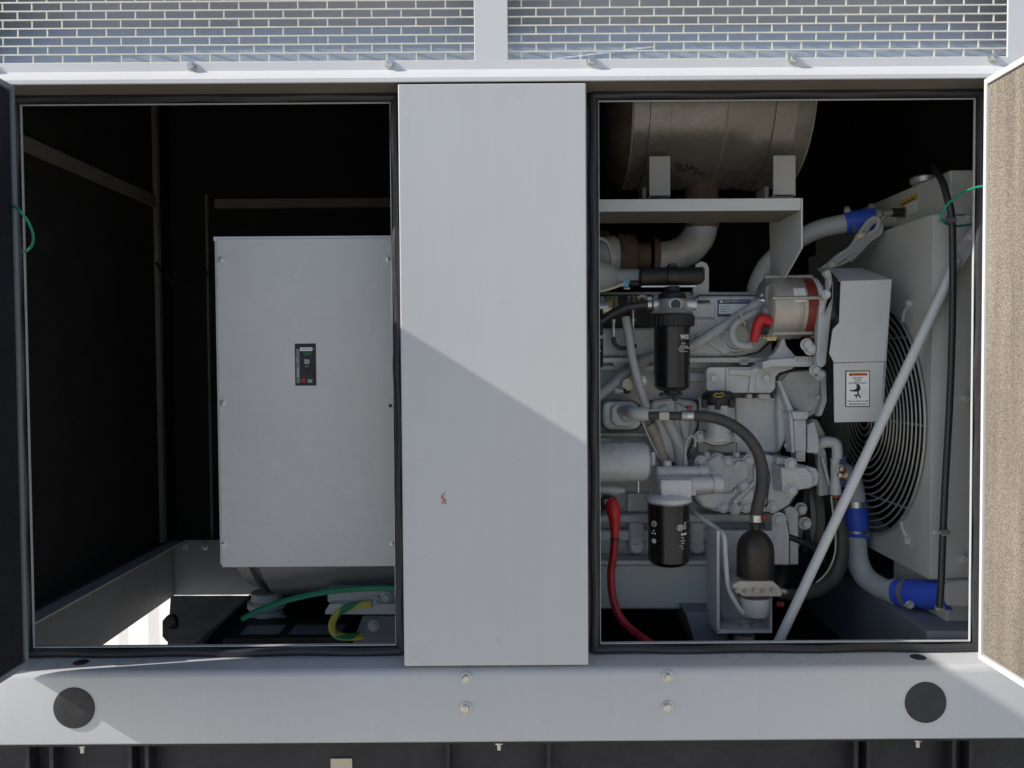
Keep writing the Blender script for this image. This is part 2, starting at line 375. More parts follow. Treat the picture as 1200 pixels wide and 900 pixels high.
# plenum behind the screens: pale sloping deflector, dark lining above it
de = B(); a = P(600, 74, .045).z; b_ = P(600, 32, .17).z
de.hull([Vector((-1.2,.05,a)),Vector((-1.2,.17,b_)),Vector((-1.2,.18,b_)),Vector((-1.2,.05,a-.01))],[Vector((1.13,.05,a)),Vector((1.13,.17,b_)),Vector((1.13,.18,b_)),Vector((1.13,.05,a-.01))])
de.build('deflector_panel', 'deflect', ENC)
B().box(-1.2, 1.14, .19, .21, .601, 1.1).build('plenum_lining', 'plenum', ENC)
B().box(1.11, 1.14, .05, .19, a, 1.1).build('plenum_side', 'paint', ENC)
B().box(-1.2, 1.11, .05, .185, .83, .84).build('plenum_sun_blocker', 'plenum', ENC)  # unseen sheet added to keep sun off the deflector
# partition added out of sight, blocks sun leaking into the engine bay
B().box(-.03, -.02, .122, .62, -.60, 1.05).build('bay_sun_blocker', 'foam', ENC)
# shell
B().box(-1.25, 1.25, .05, YBK+.06, 1.1, 1.13).build('roof', 'paint', ENC)
B().box(-1.19, 1.19, .215, YBK+.02, 1.05, 1.065).build('ceiling_lining', 'foam', ENC)
B().box(-1.25, 1.25, YBK+.03, YBK+.05, -.75, 1.1).build('back_wall', 'paint', ENC)
for sx_ in (-1, 1):
    a, b2 = sorted((sx_*(XW+.06), sx_*(XW+.10))); B().box(a, b2, 0, YBK+.03, -.62, 1.1).build('side_wall', 'paint', ENC)
# foam linings
B().box(-XW-.03, XW+.03, YBK, YBK+.025, -.60, 1.05).build('back_lining', 'foam', ENC)
B().box(-XW-.05, -XW, .13, YBK, -.585, 1.05).build('side_lining', 'foam', ENC)
B().box(XW, XW+.05, .13, YBK, -.60, 1.05).build('side_lining', 'foam', ENC)
# strips that hold the left lining
b = B(); b.hull([Vector((-XW+.001,.13,.500)),Vector((-XW+.012,.13,.500)),Vector((-XW+.012,.13,.535)),Vector((-XW+.001,.13,.535))],[Vector((-XW+.001,YBK-.12,.500)),Vector((-XW+.012,YBK-.12,.500)),Vector((-XW+.012,YBK-.12,.535)),Vector((-XW+.001,YBK-.12,.535))])
b.build('trim_strip', 'trim', ENC)
B().box(-XW+.001, -XW+.016, YBK-.14, YBK-.12, -.585, 1.04).build('trim_strip', 'trim', ENC)
a = P(240, 228, YBK-.02); c = P(250, 640, YBK-.02)
B().box(a.x, c.x, YBK-.02, YBK-.001, -.6, a.z).build('trim_strip', 'trim', ENC)
a = P(250, 233, YBK-.02); c = P(470, 242, YBK-.02)
B().box(a.x+.002, .2, YBK-.018, YBK-.001, c.z, a.z).build('trim_strip', 'trim', ENC)
B().pbox(236, 130, 250, 640, YBK-.30, YBK-.28).build('dark_baffle', 'foam', ENC) if False else None
# door openings: jamb, flange ring, rubber bulb seal
for (x0, x1), jl, jr in ((OP[0], True, False), (OP[1], False, True)):
    fl = B(); yy = YO+.004; tl = .0205 if jl else .028; tr = .0205 if jr else .028; t = .020; sb = B()
    for bx in ((x0-tl, x0, OB-t, OT+t), (x1, x1+tr, OB-t, OT+t), (x0, x1, OB-t, OB), (x0, x1, OT, OT+t)):
        sb.box(bx[0], bx[1], yy, yy+.003, bx[2], bx[3])
    sb.build('seal_backing', 'rubber', ENC)
    # bright raw edge turned in towards the machine
    e = .0014
    e = .0011; eb = .0018
    for bx in ((x0, x0+e, OB, OT), (x1-e, x1, OB, OT), (x0+e, x1-e, OB, OB+eb), (x0+e, x1-e, OT-e, OT)):
        fl.box(bx[0], bx[1], YO-.002, YO+.0045, bx[2], bx[3])
    fl.build('opening_flange', 'paint', ENC)
    se = B(); w_ = .0092
    zl = [( x0-w_-.0015, OB-w_-.002), (x1+w_+.0015, OB-w_-.002), (x1+w_+.0015, OT+w_+.002), (x0-w_-.0015, OT+w_+.002)]
    for i in range(4):
        (ax_, az), (bx_, bz) = zl[i], zl[(i+1)%4]
        L_ = Vector((bx_-ax_, 0, bz-az)); n_ = max(2, int(L_.length/.05)); pts = []
        for k in range(n_+1):
            wob = .0017*math.sin(k*1.3+i*2)+random.uniform(-.0003,.0003)
            pts.append(Vector((ax_, YO-.004, az)) + L_*k/n_ + Vector((wob if i%2 else 0, wob*.5, 0 if i%2 else wob)))
        se.tube(pts, w_, 10, 3)
    se.build('rubber_seal', 'rubber', ENC)
    xo0, xo1 = x0-.0215, x1+.0215
    jb = B()
    if jl: jb.box(xo0-.004, xo0, .002, YO+.01, OB-.02, OT+.02)
    if jr: jb.box(xo1, xo1+.004, .002, YO+.01, OB-.02, OT+.02)
    jb.build('door_jamb', 'paint', ENC)
    # front wall beyond the hinge
    if jl: B().box(-1.25, xo0-.004, .006, .03, -.618, LIP).build('front_wall', 'paint', ENC, bevel=.002)
    else: B().box(xo1+.004, 1.25, .006, .03, -.618, LIP).build('front_wall', 'paint', ENC, bevel=.002)
# soffit lining between lip and flange is the header rail itself; dark filler behind pillar
B().box(PL+.01, PR-.01, .088, .12, OB-.02, .6).build('pillar_liner', 'foam', ENC)
B().box(-XW, XW, YO+.02, .21, OT+.035, .6).build('header_liner', 'foam', ENC)
# doors, standing open square to the front
def door(xin, s, foam, lab):
    """xin: the plane of the inner face; s: outward side"""
    za, zb = (-.600, LIP-.005); ya, yb = -.90, -.004
    dr = B(); xo = xin+s*.045; a, c = sorted((xo, xo+s*.003))
    dr.box(a, c, ya, yb, za, zb)
    d = dr.build('door', 'header', ENC, bevel=.001); d['label'] = lab
    fr = B(); t = .013; a, c = sorted((xin, xo-s*.0))
    fr.box(a, c, yb-.004-t*.6, yb-.004, za+.001, zb-.001); fr.box(a, c, ya, ya+t, za+.001, zb-.001)
    fr.box(a, c, ya+t, yb-.004-t*.6, za+.001, za+t); fr.box(a, c, ya+t, yb-.004-t*.6, zb-t, zb-.001)
    fr.build('edge_flange', 'header' if s > 0 else 'rail', d, bevel=.0015)  # sun and shade put into the colours: right flange pale, left dark
    fo = B(); a, c = sorted((xin+s*.004, xo-s*.001)); fo.box(a, c, ya+t+.001, yb-.005-t*.6, za+t+.001, zb-t-.001)
    fo.build('foam_lining', foam, d, bevel=.004)
    for z in (-.45, .4):
        B().cyl((xo+s*.004, .008, z-.04), (xo+s*.004, .008, z+.04), .007).build('hinge', 'paint', d)
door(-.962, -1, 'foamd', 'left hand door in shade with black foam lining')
door(.921, 1, 'foamsunlit', 'right hand door with foam lining coloured pale brown as in sunlight')

# ------------------------------------------------------------------ base frame of the set
BASE = thing('base_frame', 'long grey steel base beam of the generator with round black plugs and bolts', 'base frame', (0, .55, -.767))
sweep([(.009, BB), (.004, BB+.004), (.004, -.632), (.007, -.624), (.013, -.6195), (.02, -.618), (.16, -.618), (.16, -.628), (.03, -.64), (.03, BB)], -1.35, 1.35).build('sill_beam', 'paint', BASE)
for px, py in ((87,829.5),(1084.5,823)):
    q = P(px, py, .004); r = S(24.6, .004)
    B().lathe(q, (0,-1,0), [(-.004, r*.9), (.0005, r), (.0025, r*.985), (.0032, r*.93), (.0030, r*.5), (.0030, 0)], 48).build('hole_plug', 'plug', BASE)
for px, py in ((95,776.5),(1076,770.5)):
    q = P(px, py, .0); q = CAM + (P(px,py,.05)-CAM)*((-.618)/(P(px,py,.05).z)); 
    B().lathe((q.x, q.y, -.618), (0,0,1), [(-.002,.013),(.001,.0155),(.002,.014),(.002,0)], 28).build('drain_plug', 'plug', BASE)
bolts(BASE, [P(x, y, .003) for x, y in ((546,794.5),(546,829.5),(782.5,793),(782.5,828))], .0088, .009)
# inner rails (left, back, right)
for x0, x1 in ((-XW-.05, -XW+.0), (.905, XW+.05)):
    B().box(x0, x1, .161, YBK+.02, -.79, -.60).build('side_rail', 'rail', BASE, bevel=.002)
xs0 = -XW
B().box(xs0, xs0+.045, .161, YBK-.03, -.603, -.598).build('rail_flange', 'guard', BASE)
B().box(-XW, .90, YBK-.03, YBK+.02, -.79, -.60).build('back_rail', 'rail', BASE, bevel=.002)
B().box(-XW+.0, .90, YBK-.05, YBK-.031, -.603, -.598).build('rail_flange', 'rail', BASE)
bolts(BASE, [P(x, y, YBK-.0305) for x, y in ((217,641),(240,641))], .009, .008)
# skid bearers under the floor opening
a = P(200, 700, .95)
b = B(); b.hull([P(200,698,1.0), P(292,698,1.0), P(222,760,.55), P(196,760,.55)], [p+Vector((0,0,-.05)) for p in (P(200,698,1.0), P(292,698,1.0), P(222,760,.55), P(196,760,.55))])
b.build('cross_bearer', 'wood', BASE)
b = B(); b.hull([P(292,697,1.05), P(640,697,1.05), P(640,790,.4), P(205,790,.4)], [p+Vector((0,0,-.10)) for p in (P(292,697,1.05), P(640,697,1.05), P(640,790,.4), P(205,790,.4))])
b.build('floor_pan', 'foam', BASE)
B().box(-.25, .905, .161, YBK-.05, -.80, -.775).build('floor_pan', 'foam', BASE)
b = B(); b.prism([(190,728),(195,722),(203,722),(206,728),(206,748),(203,753),(195,752),(190,746)], .70, .72); b.build('lifting_lug', 'plastic', BASE, bevel=.002)

# ------------------------------------------------------------------ trailer chassis below
TR = thing('trailer_chassis', 'black steel trailer chassis rail below the grey base beam', 'trailer frame', (0, .55, GZ))
B().box(-2, 2, .012, .10, BB-.006, BB-.0005).build('top_flange', 'trailer', TR, bevel=.001)
B().box(-2, 2, .05, .06, BB-.22, BB-.006).build('web', 'trailer', TR)
B().box(-2, 2, .012, .10, BB-.232, BB-.22).build('bottom_flange', 'trailer', TR)
for px in (32, 60, 152, 172, 525, 643, 1003, 1018, 1118, 1138):
    q = P(px, 890, .015); B().box(q.x-.004, q.x+.004, .015, .05, BB-.22, BB-.006).build('rib', 'trailer', TR)
for px in (97, 585, 1075):
    q = P(px, 885, .03); bb = B(); bb.hexbolt((q.x, .03, BB-.0065), .0085, .009, (0,0,-1)); bb.cyl((q.x,.03,BB-.014), (q.x,.03,BB-.026), .005)
    bb.build('bolt', 'zinc', TR)
q = P(400, 896, .046); B().box(q.x-.022, q.x+.022, .046, .0495, BB-.085, BB-.051).build('reflector', 'cream', TR)
for x in (-1.1, 1.1):
    for y in (.06, 1.05):
        B().box(x-.06, x+.06, y, y+.1, GZ, BB-.232).build('leg', 'trailer', TR)
B().box(-2, 2, 1.06, 1.14, BB-.232-.25, BB-.232).build('web', 'trailer', TR)
for x in (-.3, .3, 1.1): B().box(x-.03, x+.03, 1.06, 1.12, BB-.231, -.805).build('riser', 'trailer', TR)

# ------------------------------------------------------------------ left bay: generator and control cabinet
YC = .24
GEN = thing('electric_generator', 'round grey generator housing mostly hidden behind the control cabinet', 'generator', (-.45, .6, -.62))
def X(px, Y): return P(px, 422, Y).x
zc = -.30
XG = -.692
B().lathe((XG, .6, zc), (1,0,0), [(0,.10),(.0,.27),(.012,.30),(.05,.315),(.052,.30),(.075,.302),(.08,.325),(.62,.325),(.63,.34),(.66,.34),(.665,.36),(.72,.36)], 64).build('housing', 'rail', GEN)
b = B()
for i in range(11):
    a = R(150+i*14); b.tube([(XG-.004, .6+.12*math.cos(a), zc+.12*math.sin(a)), (XG-.004, .6+.26*math.cos(a), zc+.26*math.sin(a))], .007, 8, 1)
b.build('vent_ribs', 'rail', GEN)
B().pbox(384, 690, 480, 706, .36, .50).build('foot_plate', 'guard', GEN, bevel=.002)
b = B(); b.prism([(381,716),(381,720),(490,720),(490,708),(386,708)], .33, .37); b.build('foot_lip', 'guard', GEN, bevel=.001)
b = B(); b.prism([(425,722),(490,722),(490,800),(395,800)], .36, .40); b.build('foot_bracket', 'rail', GEN, bevel=.002)
bolts(GEN, [P(439,706,.345), P(453,700,.35), P(438,733,.358)], .011, .012, 'guard')
vm = thing('vibration_mount', 'stubby grey rubber vibration mount under the generator housing', 'engine mount', P(315,733,.55))
q = P(313, 728, .55)
B().lathe(q+Vector((0,0,-.01)), (0,0,1), [(0,.046),(.014,.050),(.020,.050),(.026,.042),(.042,.042),(.050,.050),(.064,.050),(.070,.040),(.09,.040)], 36).build('rubber_body', 'guard', vm)
B().lathe(q+Vector((0,0,-.03)), (0,0,1), [(0,.062),(.019,.062)], 36).build('base_washer', 'plastic', vm)

CAB = thing('control_cabinet', 'tall pale grey control cabinet with a small black circuit breaker window', 'cabinet', (X(360,YC), YC+.15, P(360,663,YC).z))
A = P(252, 280, YC); C = P(463, 663.5, YC)
x1 = X(478, YC)
cv = B().box(X(256,YC)-.0005, x1, YC, YC+.004, C.z, A.z).build('front_cover', 'cabinet', CAB, bevel=.0015)
B().box(X(255,YC)-.005, x1-.004, YC+.006, YC+.30, C.z+.004, A.z+.002).build('case', 'cabinet', CAB, bevel=.002)
B().box(X(254,YC)-.004, x1-.003, YC+.0045, YC+.012, A.z-.003, A.z+.0055).build('case_lip', 'header', CAB)
b = B()
for i in range(7):
    z = P(250, 585+i*8, YC).z; b.box(X(255,YC)-.009, X(255,YC)-.004, YC+.03, YC+.12, z-.004, z+.004)
b.build('side_louvres', 'rail', CAB)
for px, py in ((259,304),(454,303.5),(261,472),(262.5,638),(459.5,637)):
    B().lathe(P(px, py, YC-.0005), (0,-1,0), [(0,.0065),(.001,.0065),(.0015,.0045),(.005,.0042),(.006,.003),(.006,0)], 20).build('screw', 'zinc', CAB)
B().lathe(P(457.5, 475.5, YC-.0006), (0,-1,0), [(0,.004),(.0008,.004),(.0008,0)], 16).build('screw_hole', 'ink', CAB)
# breaker: window cut shown as recessed black unit with its own trim
br = B().pbox(346, 402.5, 370, 452, YC-.0012, YC+.003).build('circuit_breaker', 'plastic', CAB, bevel=.0008)
def bp(name, a, b_, c, d, m, dep=.002, par=br):
    return B().pbox(a, b_, c, d, YC-.0012-dep, YC-.0011).build(name, m, par, bevel=.0003)
bp('bezel', 353.5, 411, 366.5, 449, 'satin', .0018)
bp('paper_label', 351.5, 407, 366, 411.4, 'white', .0025)
bp('status_strip', 355.5, 412.8, 364.5, 416.2, 'dgreen', .0028)
bp('toggle_slot', 355.3, 418, 364, 432, 'ink', .0024); bp('toggle', 356.5, 421, 362.5, 426.5, 'grayink', .006)
bp('trip_window', 356, 432.5, 363.8, 438, 'ink', .003)
bp('test_button', 353.2, 443.5, 357.6, 448, 'red', .004); bp('rating_plate', 360.5, 444.5, 366, 448.5, 'grayink', .0025)
bp('side_strip', 347.5, 409, 351, 449, 'rail', .0015)
text('400', .006, 'grayink', P(357, 429.5, YC-.0042), br); text('ON', .005, 'white', P(347.6, 424, YC-.0032), br, up=(-1,0,0), right=(0,0,1)); text('MERLIN', .006, 'white', P(349.2, 442, YC-.0032), br, up=(-1,0,0), right=(0,0,1))
text('GENERATOR', .0055, 'grayink', P(352.5, 409.2, YC-.004), br)

# lead-acid batteries low in the bay
BAT = thing('starter_battery', 'black starter battery with pale label strips low in the bay', 'battery', P(340, 790, .38))
B().pbox(262, 747, 410, 800, .36, .52).build('case', 'plastic', BAT, bevel=.004)
a = P(272, 757, .36); zt_ = P(272,747,.36).z
for x0, x1_ in ((275, 322), (333, 395)):
    b = B(); b.box(X(x0,.38), X(x1_,.38), .38, .45, zt_, zt_+.0008); b.build('label', 'rail', BAT)
b = B()
for i in range(7): b.box(X(281,.38)+i*.012, X(281,.38)+i*.012+.006, .39, .44, zt_+.0009, zt_+.0013)
b.build('label_print', 'grayink', BAT)
tag(B().tube(p3([(284,725,.38),(306,714,.37),(338,703,.36),(380,694,.34),(420,690,.33),(460,689,.33),(490,690,.33)]), S(3.3,.36)).build('green_wire', 'green'), 'thick green insulated wire arching across in front of the generator foot', 'wire')
tag(B().tube(p3([(436,707.5,.33),(420,709,.33),(404,713,.32),(392,724,.31),(389,736,.31),(394,744,.32),(406,746.5,.33),(424,745,.36)]), S(4.4,.32)).build('earth_cable', 'earth'), 'yellow and green striped earth cable bent round the bolted foot', 'cable')
tag(B().tube(p3([(14,240,-.02),(22,246,-.05),(32,258,-.04),(38.5,274,-.02),(38,286,.0),(33,293,.02),(27,295,.05)]), S(1.6,0)).build('rope_loop', 'green'), 'thin green cord loop hanging beside the shaded door edge', 'rope')
tag(B().tube(p3([(1153,218,-.01),(1143,220,.03),(1128,226,.08),(1113,237,.12),(1105,248,.14),(1103.5,256,.15),(1108,262,.17),(1118,265,.19),(1141,263,.2)]), S(1.5,.1)).build('rope_loop', 'green'), 'thin green cord tied from the sunlit door edge round the black overflow hose', 'rope')
tag(B().tube(p3([(183,308,1.02),(190,318,1.0),(203,330,1.0),(222,332,1.05),(238,325,1.1),(252,310,1.12)]), .004).build('dark_wire', 'plastic'), 'loose dark wire drooping across the back of the left bay', 'wire')

# ------------------------------------------------------------------ muffler and its shelf
MU = thing('muffler', 'big round muffler drum with black handwriting strapped above the shelf', 'muffler', P(850, 232, .5))
YM = .60; RM = .225; cz = P(850, 222, YM).z + RM*1.02; xl, xr = X(745, .375), X(957, .375)
L_ = xr-xl
B().lathe((xl,YM,cz), (1,0,0), [(-.004,RM-.001),(0,RM),(L_,RM),(L_+.004,RM-.001)], 72).build('drum', 'muffler', MU)
B().lathe((xl,YM,cz), (1,0,0), [(-.07,0),(-.066,.10),(-.05,.17),(-.025,.205),(-.0045,RM-.003)], 72).build('end_cap', 'rust_shade', MU)  # caps lie in shade; their darkness is put into the colour
B().lathe((xr,YM,cz), (1,0,0), [(.0045,RM-.003),(.012,.20),(.02,.1),(.022,0)], 72).build('end_cap', 'rust_shade', MU)
for k, d in ((0, .001), (L_*.52, .0009), (L_, .001)):
    B().lathe((xl+k-.002,YM,cz), (1,0,0), [(0,RM-.002),(0.0004,RM+.0016),(.0036,RM+.0016),(.004,RM-.002)], 72).build('weld_seam', 'hotgrey', MU)
for pa, pb in ((762,786.5),(907,933)):
    x0, x1_ = X(pa,.40), X(pb,.40)
    B().lathe((x0,YM,cz), (1,0,0), [(0,RM-.002),(.0001,RM+.005),(x1_-x0,RM+.005),(x1_-x0+.0001,RM-.002)], 60).build('strap', 'muffler', MU, bevel=.001)
    yf = .408; zb = P(775, 231, yf).z; zt3 = P(775, 183, yf).z
    b = B(); b.box(x0, x1_, yf, yf+.005, zb, zt3); b.box(x0+.001, x1_-.001, yf, yf+.05, zb, zb+.005)
    b.build('strap_leg', 'guard', MU, bevel=.001)
    bb = B(); bb.box(x0-.012, x0-.002, yf+.03, yf+.10, zb, zb+.03) ; bb.build('saddle', 'hotgrey', MU)
# handwriting on the drum
def wr(pts, r=.0011):
    out = []
    for px, py in pts:
        d = P(px, py, 0)-CAM   # where the sight line meets the drum
        aa = d.y*d.y+d.z*d.z; e_ = CAM.y-YM; hb = d.y*e_+d.z*(-cz); cc = e_*e_+cz*cz-(RM+.001)**2; dis = hb*hb-aa*cc
        out.append(CAM+d*((-hb-math.sqrt(max(0,dis)))/aa))
    return B().tube(out, r, 6, 2)
for i, s_ in enumerate(([(797,194),(794,191),(792,194),(796,198),(793,201)], [(799,192),(798,200),(803,199),(804,193)], [(803,200),(806,193),(807,199),(810,195),(811,200)], [(811,193),(810,199),(814,196),(814,205),(808,203)], [(813,202),(818,203)], [(818,197),(816,200),(820,201),(820,205)], [(820,205),(825,202),(823,205),(827,205)])):
    wr(s_).build('handwriting', 'ink', MU)
SH = thing('muffler_shelf', 'grey angle steel shelf under the muffler with a triangular end gusset', 'shelf', P(820, 262, .3))
YS = .25; a = P(690, 248, YS); c = P(941, 232, YS); xe = P(941,240,YS).x
B().box(P(640,240,YS).x, xe-.005, YS, YS+.005, a.z, c.z).build('front_face', 'guard', SH, bevel=.001)
B().box(P(640,240,YS).x, xe-.005, YS+.0055, YS+.20, c.z-.006, c.z).build('shelf_plate', 'guard', SH)
B().box(P(640,240,YS).x, xe-.005, YS+.0055, YS+.16, a.z, a.z+.004).build('bottom_flange', 'under', SH)
def yz(px, py, x):   # the point of an upright plane at x that shows at (px, py)
    d = P(px, py, 0)-CAM; return CAM + d*(x/d.x)
gus = [yz(941,247,xe), yz(940,290,xe), yz(925,322,xe), yz(905,330,xe), yz(899,262,xe)]
gus = [Vector((xe, YS, c.z)), Vector((xe, YS, P(940,291,YS).z)), yz(921,326,xe), yz(905,330,xe), Vector((xe, yz(903,260,xe).y, c.z))]
B().hull([g-Vector((.004,0,0)) for g in gus], gus).build('gusset', 'guard', SH, bevel=.001)
# exhaust elbow
EX = thing('exhaust_elbow', 'pale exhaust elbow curving down from muffler to turbocharger', 'exhaust pipe', P(800, 305, .6))
B().cyl(P(822,205,.60), P(822,250,.60), S(19,.6)).build('outlet_stub', 'rust_shade', EX)  # rusty pipe, with the shadow above the shelf coloured in too
B().tube(p3([(822,250,.60),(822,262,.60),(821,268,.60),(818,278,.60),(806,292,.60),(790,299,.60),(770,302,.60)]), [S(19,.6)]*5+[S(18,.6)]*2, 24).build('pipe', 'cast', EX)
B().lathe(P(822,268,.6), (0,0,1), [(0,S(19.5,.6)),(.002,S(20.5,.6)),(.012,S(20.5,.6)),(.014,S(19,.6))], 28).build('clamp_band', 'rust_shade', EX)
B().cyl(P(764,301,.6), P(771,301,.6), S(22,.6), seg=32).build('flange', 'rust_shade', EX)

# ------------------------------------------------------------------ engine
EN = thing('diesel_engine', 'grey painted diesel engine block filling the right bay', 'engine', P(820, 720, .55))
def plate(name, pts, Y0, Y1, m='engine', bevel=.004, par=EN, taper=0, seg=3, gasket=0):
    if gasket:
        cx_ = sum(p[0] for p in pts)/len(pts); cy_ = sum(p[1] for p in pts)/len(pts)
        gp = [(x+gasket*(1 if x > cx_ else -1), y+gasket*(1 if y > cy_ else -1)) for x, y in pts]
        B().prism(gp, Y0+.012, Y0+.016).build('gasket', 'gasket', par)
    return B().prism(pts, Y0, Y1, taper).build(name, m, par, bevel=bevel, seg=seg)
def ebolts(l, Y, r=4.2, m='engine', par=EN, h=.009):
    bolts(par, [P(x, y, Y) for x, y in l], round(S(r, Y),4), h, m)
plate('block', [(640,430),(905,430),(915,470),(915,600),(925,662),(640,662)], .50, .85, 'cast')
plate('cylinder_head', [(640,392),(905,392),(905,432),(640,432)], .49, .82, 'engine')
# intake cover with rounded end
plate('intake_cover', [(812,352),(820,346),(904,346),(912,352),(912,378),(905,398),(890,412),(868,418),(790,419),(640,419),(640,384),(812,384)], .46, .60, gasket=.8, bevel=.010)
plate('cover_band', [(790,356),(838,356),(838,372),(790,372)], .452, .46, bevel=.002)
plate('cover_band', [(790,374),(838,374),(838,392),(790,392)], .454, .46, bevel=.002)
B().pbox(818, 352, 832, 354.5, .447, .452).build('slot', 'ink', EN)
plate('head_ledge', [(640,419),(908,419),(906,425),(640,425)], .44, .50, bevel=.002)
plate('rear_cover', [(640,345),(820,345),(820,352),(810,384),(640,384)], .50, .70, 'cast', bevel=.006)
plate('top_cover', [(640,342),(905,342),(905,347),(640,347)], .52, .70, 'engine')
plate('lifting_eye', [(812,348),(812,320),(816,309),(822,306),(828,308),(831,314),(831,348)], .50, .515, 'engine', bevel=.002)
b = B(); b.prism([(817,316),(819,313),(823,312),(826,315),(826,327),(824,331),(819,331),(817,328)], .4985, .4992); b.build('eye_hole', 'ink', EN)
# round boss with lug on cover
B().lathe(P(861,395,.458), (0,-1,0), [(0,S(19,.45)),(.012,S(17,.45)),(.014,S(15,.45)),(.006,S(13.5,.45)),(.004,S(5,.45)),(.004,0)], 40).build('boss', 'engine', EN)
plate('boss_web', [(828,402),(848,386),(858,412),(850,416)], .450, .46, bevel=.004)
B().lathe(P(812,392,.458), (0,-1,0), [(0,S(8,.45)),(.006,S(8,.45)),(.006,S(4.5,.45)),(.001,S(4,.45)),(.001,0)], 28).build('boss', 'engine', EN)
plate('lug', [(866,418),(878,418),(877,428),(868,428)], .44, .47, bevel=.002)
# label on the cover
lb = B().pbox(841, 351, 880, 371, .4585, .4595).build('engine_label', 'labelblue', EN)
B().pbox(842.5, 356, 878.5, 368, .4580, .4584).build('data_field', 'labelpale', lb)
text('JOHN DEERE', .0062, 'white', P(848.5, 353.4, .4580), lb); text('POWERTECH', .005, 'white', P(865, 353.4, .4580), lb)
B().lathe(P(845.3,353.4,.4583), (0,-1,0), [(0,.0035),(.0002,.0035),(.0002,0)], 12).build('emblem', 'white', lb)
for i in range(3): text('lllllllll lllll llllll'[:22-i*3], .0042, 'labelblue', P(844, 359+i*3.1, .4577), lb, sx=1.2)
# mid block: horizontal ledges, pads, ribs
plate('ledge', [(770,437),(914,437),(914,447),(770,447)], .475, .50, bevel=.003)
plate('ledge', [(640,428),(800,428),(800,434),(640,434)], .47, .50, bevel=.003)
plate('pad', [(716,424),(735,424),(735,430),(720,430)], .46, .49, bevel=.002)
plate('side_pad', [(705,395),(765,395),(765,417),(705,417)], .485, .50, bevel=.003)
# alternator mounting bracket
plate('bracket', [(828,433),(831,430),(880,430),(892,424),(908,419),(930,420),(930,432),(913,437),(909,442),(909,455),(904,460.5),(832,460.5),(828,457)], .41, .45, gasket=.8, bevel=.003)
plate('bracket_web', [(854,433),(880,433),(893,426),(893,434),(884,441),(854,439)], .402, .41, bevel=.002)
plate('bracket_rib', [(880,438),(886,438),(884,460),(877,460)], .403, .41, bevel=.002)
plate('bracket_rib', [(851,431),(854,431),(854,460),(851,460)], .405, .41, bevel=.001)
ebolts([(836.5,443.5),(897.5,443)], .409, 5.0)
plate('bracket_arm', [(893,424),(903,421),(955,418),(958,421),(958,427),(954,430),(905,430),(894,433)], .36, .42, bevel=.003)
plate('arm_gusset', [(898,421),(908,414),(914,404),(918,390),(922,405),(932,417),(940,419),(930,421)], .39, .42, bevel=.003)
for i in range(7): plate('grip_rib', [(932+i*3.2,417.5),(934+i*3.2,417.5),(934+i*3.2,424),(932+i*3.2,424)], .357, .36, bevel=.0005)
plate('pad', [(875,461),(882,461),(882,467),(875,467)], .45, .48); plate('pad', [(889,461),(903,461),(904,468),(889,468)], .45, .48)
plate('side_cover', [(818,465),(912,465),(912,531),(818,531)], .475, .50, bevel=.004)
plate('side_panel', [(862,466),(912,466),(912,530),(864,530)], .468, .475, gasket=.8, bevel=.003)
# left of the filler: slanting rounded castings
plate('shield', [(762,470),(790,466),(818,470),(818,500),(805,535),(790,545),(775,530)], .46, .50, gasket=.8, bevel=.012)
b = B(); b.tube(p3([(775,478,.46),(786,500,.455),(795,520,.455),(798,545,.46)]), S(7,.46)); b.build('core_rib', 'engine', EN)
plate('shield', [(790,470),(812,480),(808,520),(800,512)], .45, .47, bevel=.008)
plate('pump_pad', [(706,474),(712,470),(742,470),(750,476),(752,498),(745,504),(712,504),(706,498)], .42, .50, gasket=.8, bevel=.010)
plate('pump_pad', [(716,478),(722,473),(742,474),(746,480),(744,497),(736,501),(722,500),(716,494)], .408, .42, bevel=.006)
B().lathe(P(735,485,.41), (0,-1,0), [(0,S(11,.4)),(.006,S(9,.4)),(.012,S(6.5,.4))], 28).build('port', 'engine', EN)
plate('block_ledge', [(640,507),(775,507),(775,512),(640,512)], .47, .50, bevel=.003)
plate('block_boss', [(690,513),(716,513),(716,519),(712,522),(690,522)], .45, .50, bevel=.006)
plate('block_panel', [(735,578),(760,578),(760,600),(735,600)], .485, .50, bevel=.003)
# oil filler neck and cap
FN = thing('oil_filler', 'black oil filler cap with yellow symbol on a short grey neck', 'oil filler cap', P(842, 515, .385))
q = P(842, 516, .385)
B().lathe(q, (0,0,1), [(0,S(15,.385)),(.006,S(16,.385)),(.02,S(13.5,.385)),(.05,S(14,.385)),(.075,S(16,.385)),(.088,S(17,.385))], 32).build('neck', 'engine', FN)
B().lathe(P(842,474,.385)+Vector((0,0,-.001)), (0,0,1), [(0,S(17.5,.385)),(.003,S(19,.385)),(.020,S(19.5,.385)),(.028,S(18,.385)),(.034,S(13,.385)),(.036,0)], 32).build('cap', 'plastic', FN, bevel=.001)
b = B()
for px in (826, 842, 858): b.pbox(px-3, 468, px+3, 478 if px != 842 else 480, .385-S(20.5,.385), .385-S(15,.385))
b.build('cap_grip', 'plastic', FN, bevel=.002)
b = B(); zq = P(842,462,.345)
b.tube([zq+Vector(v) for v in ((-.013,.0,-.002),(-.007,.0,.003),(0,-.0,.001),(.008,.0,.004),(.013,-.0,-.001),(.004,-.0,-.006),(-.006,-.0,-.006),(-.013,.0,-.002))], .0010, 6, 1)
o_ = b.build('cap_symbol', 'yellow', FN); o_.location.y -= .004
fl = plate('filler_flange', [(818,512),(826,506),(858,506),(866,512),(860,518),(848,522),(836,522),(824,518)], .41, .475, gasket=.8, bevel=.004)
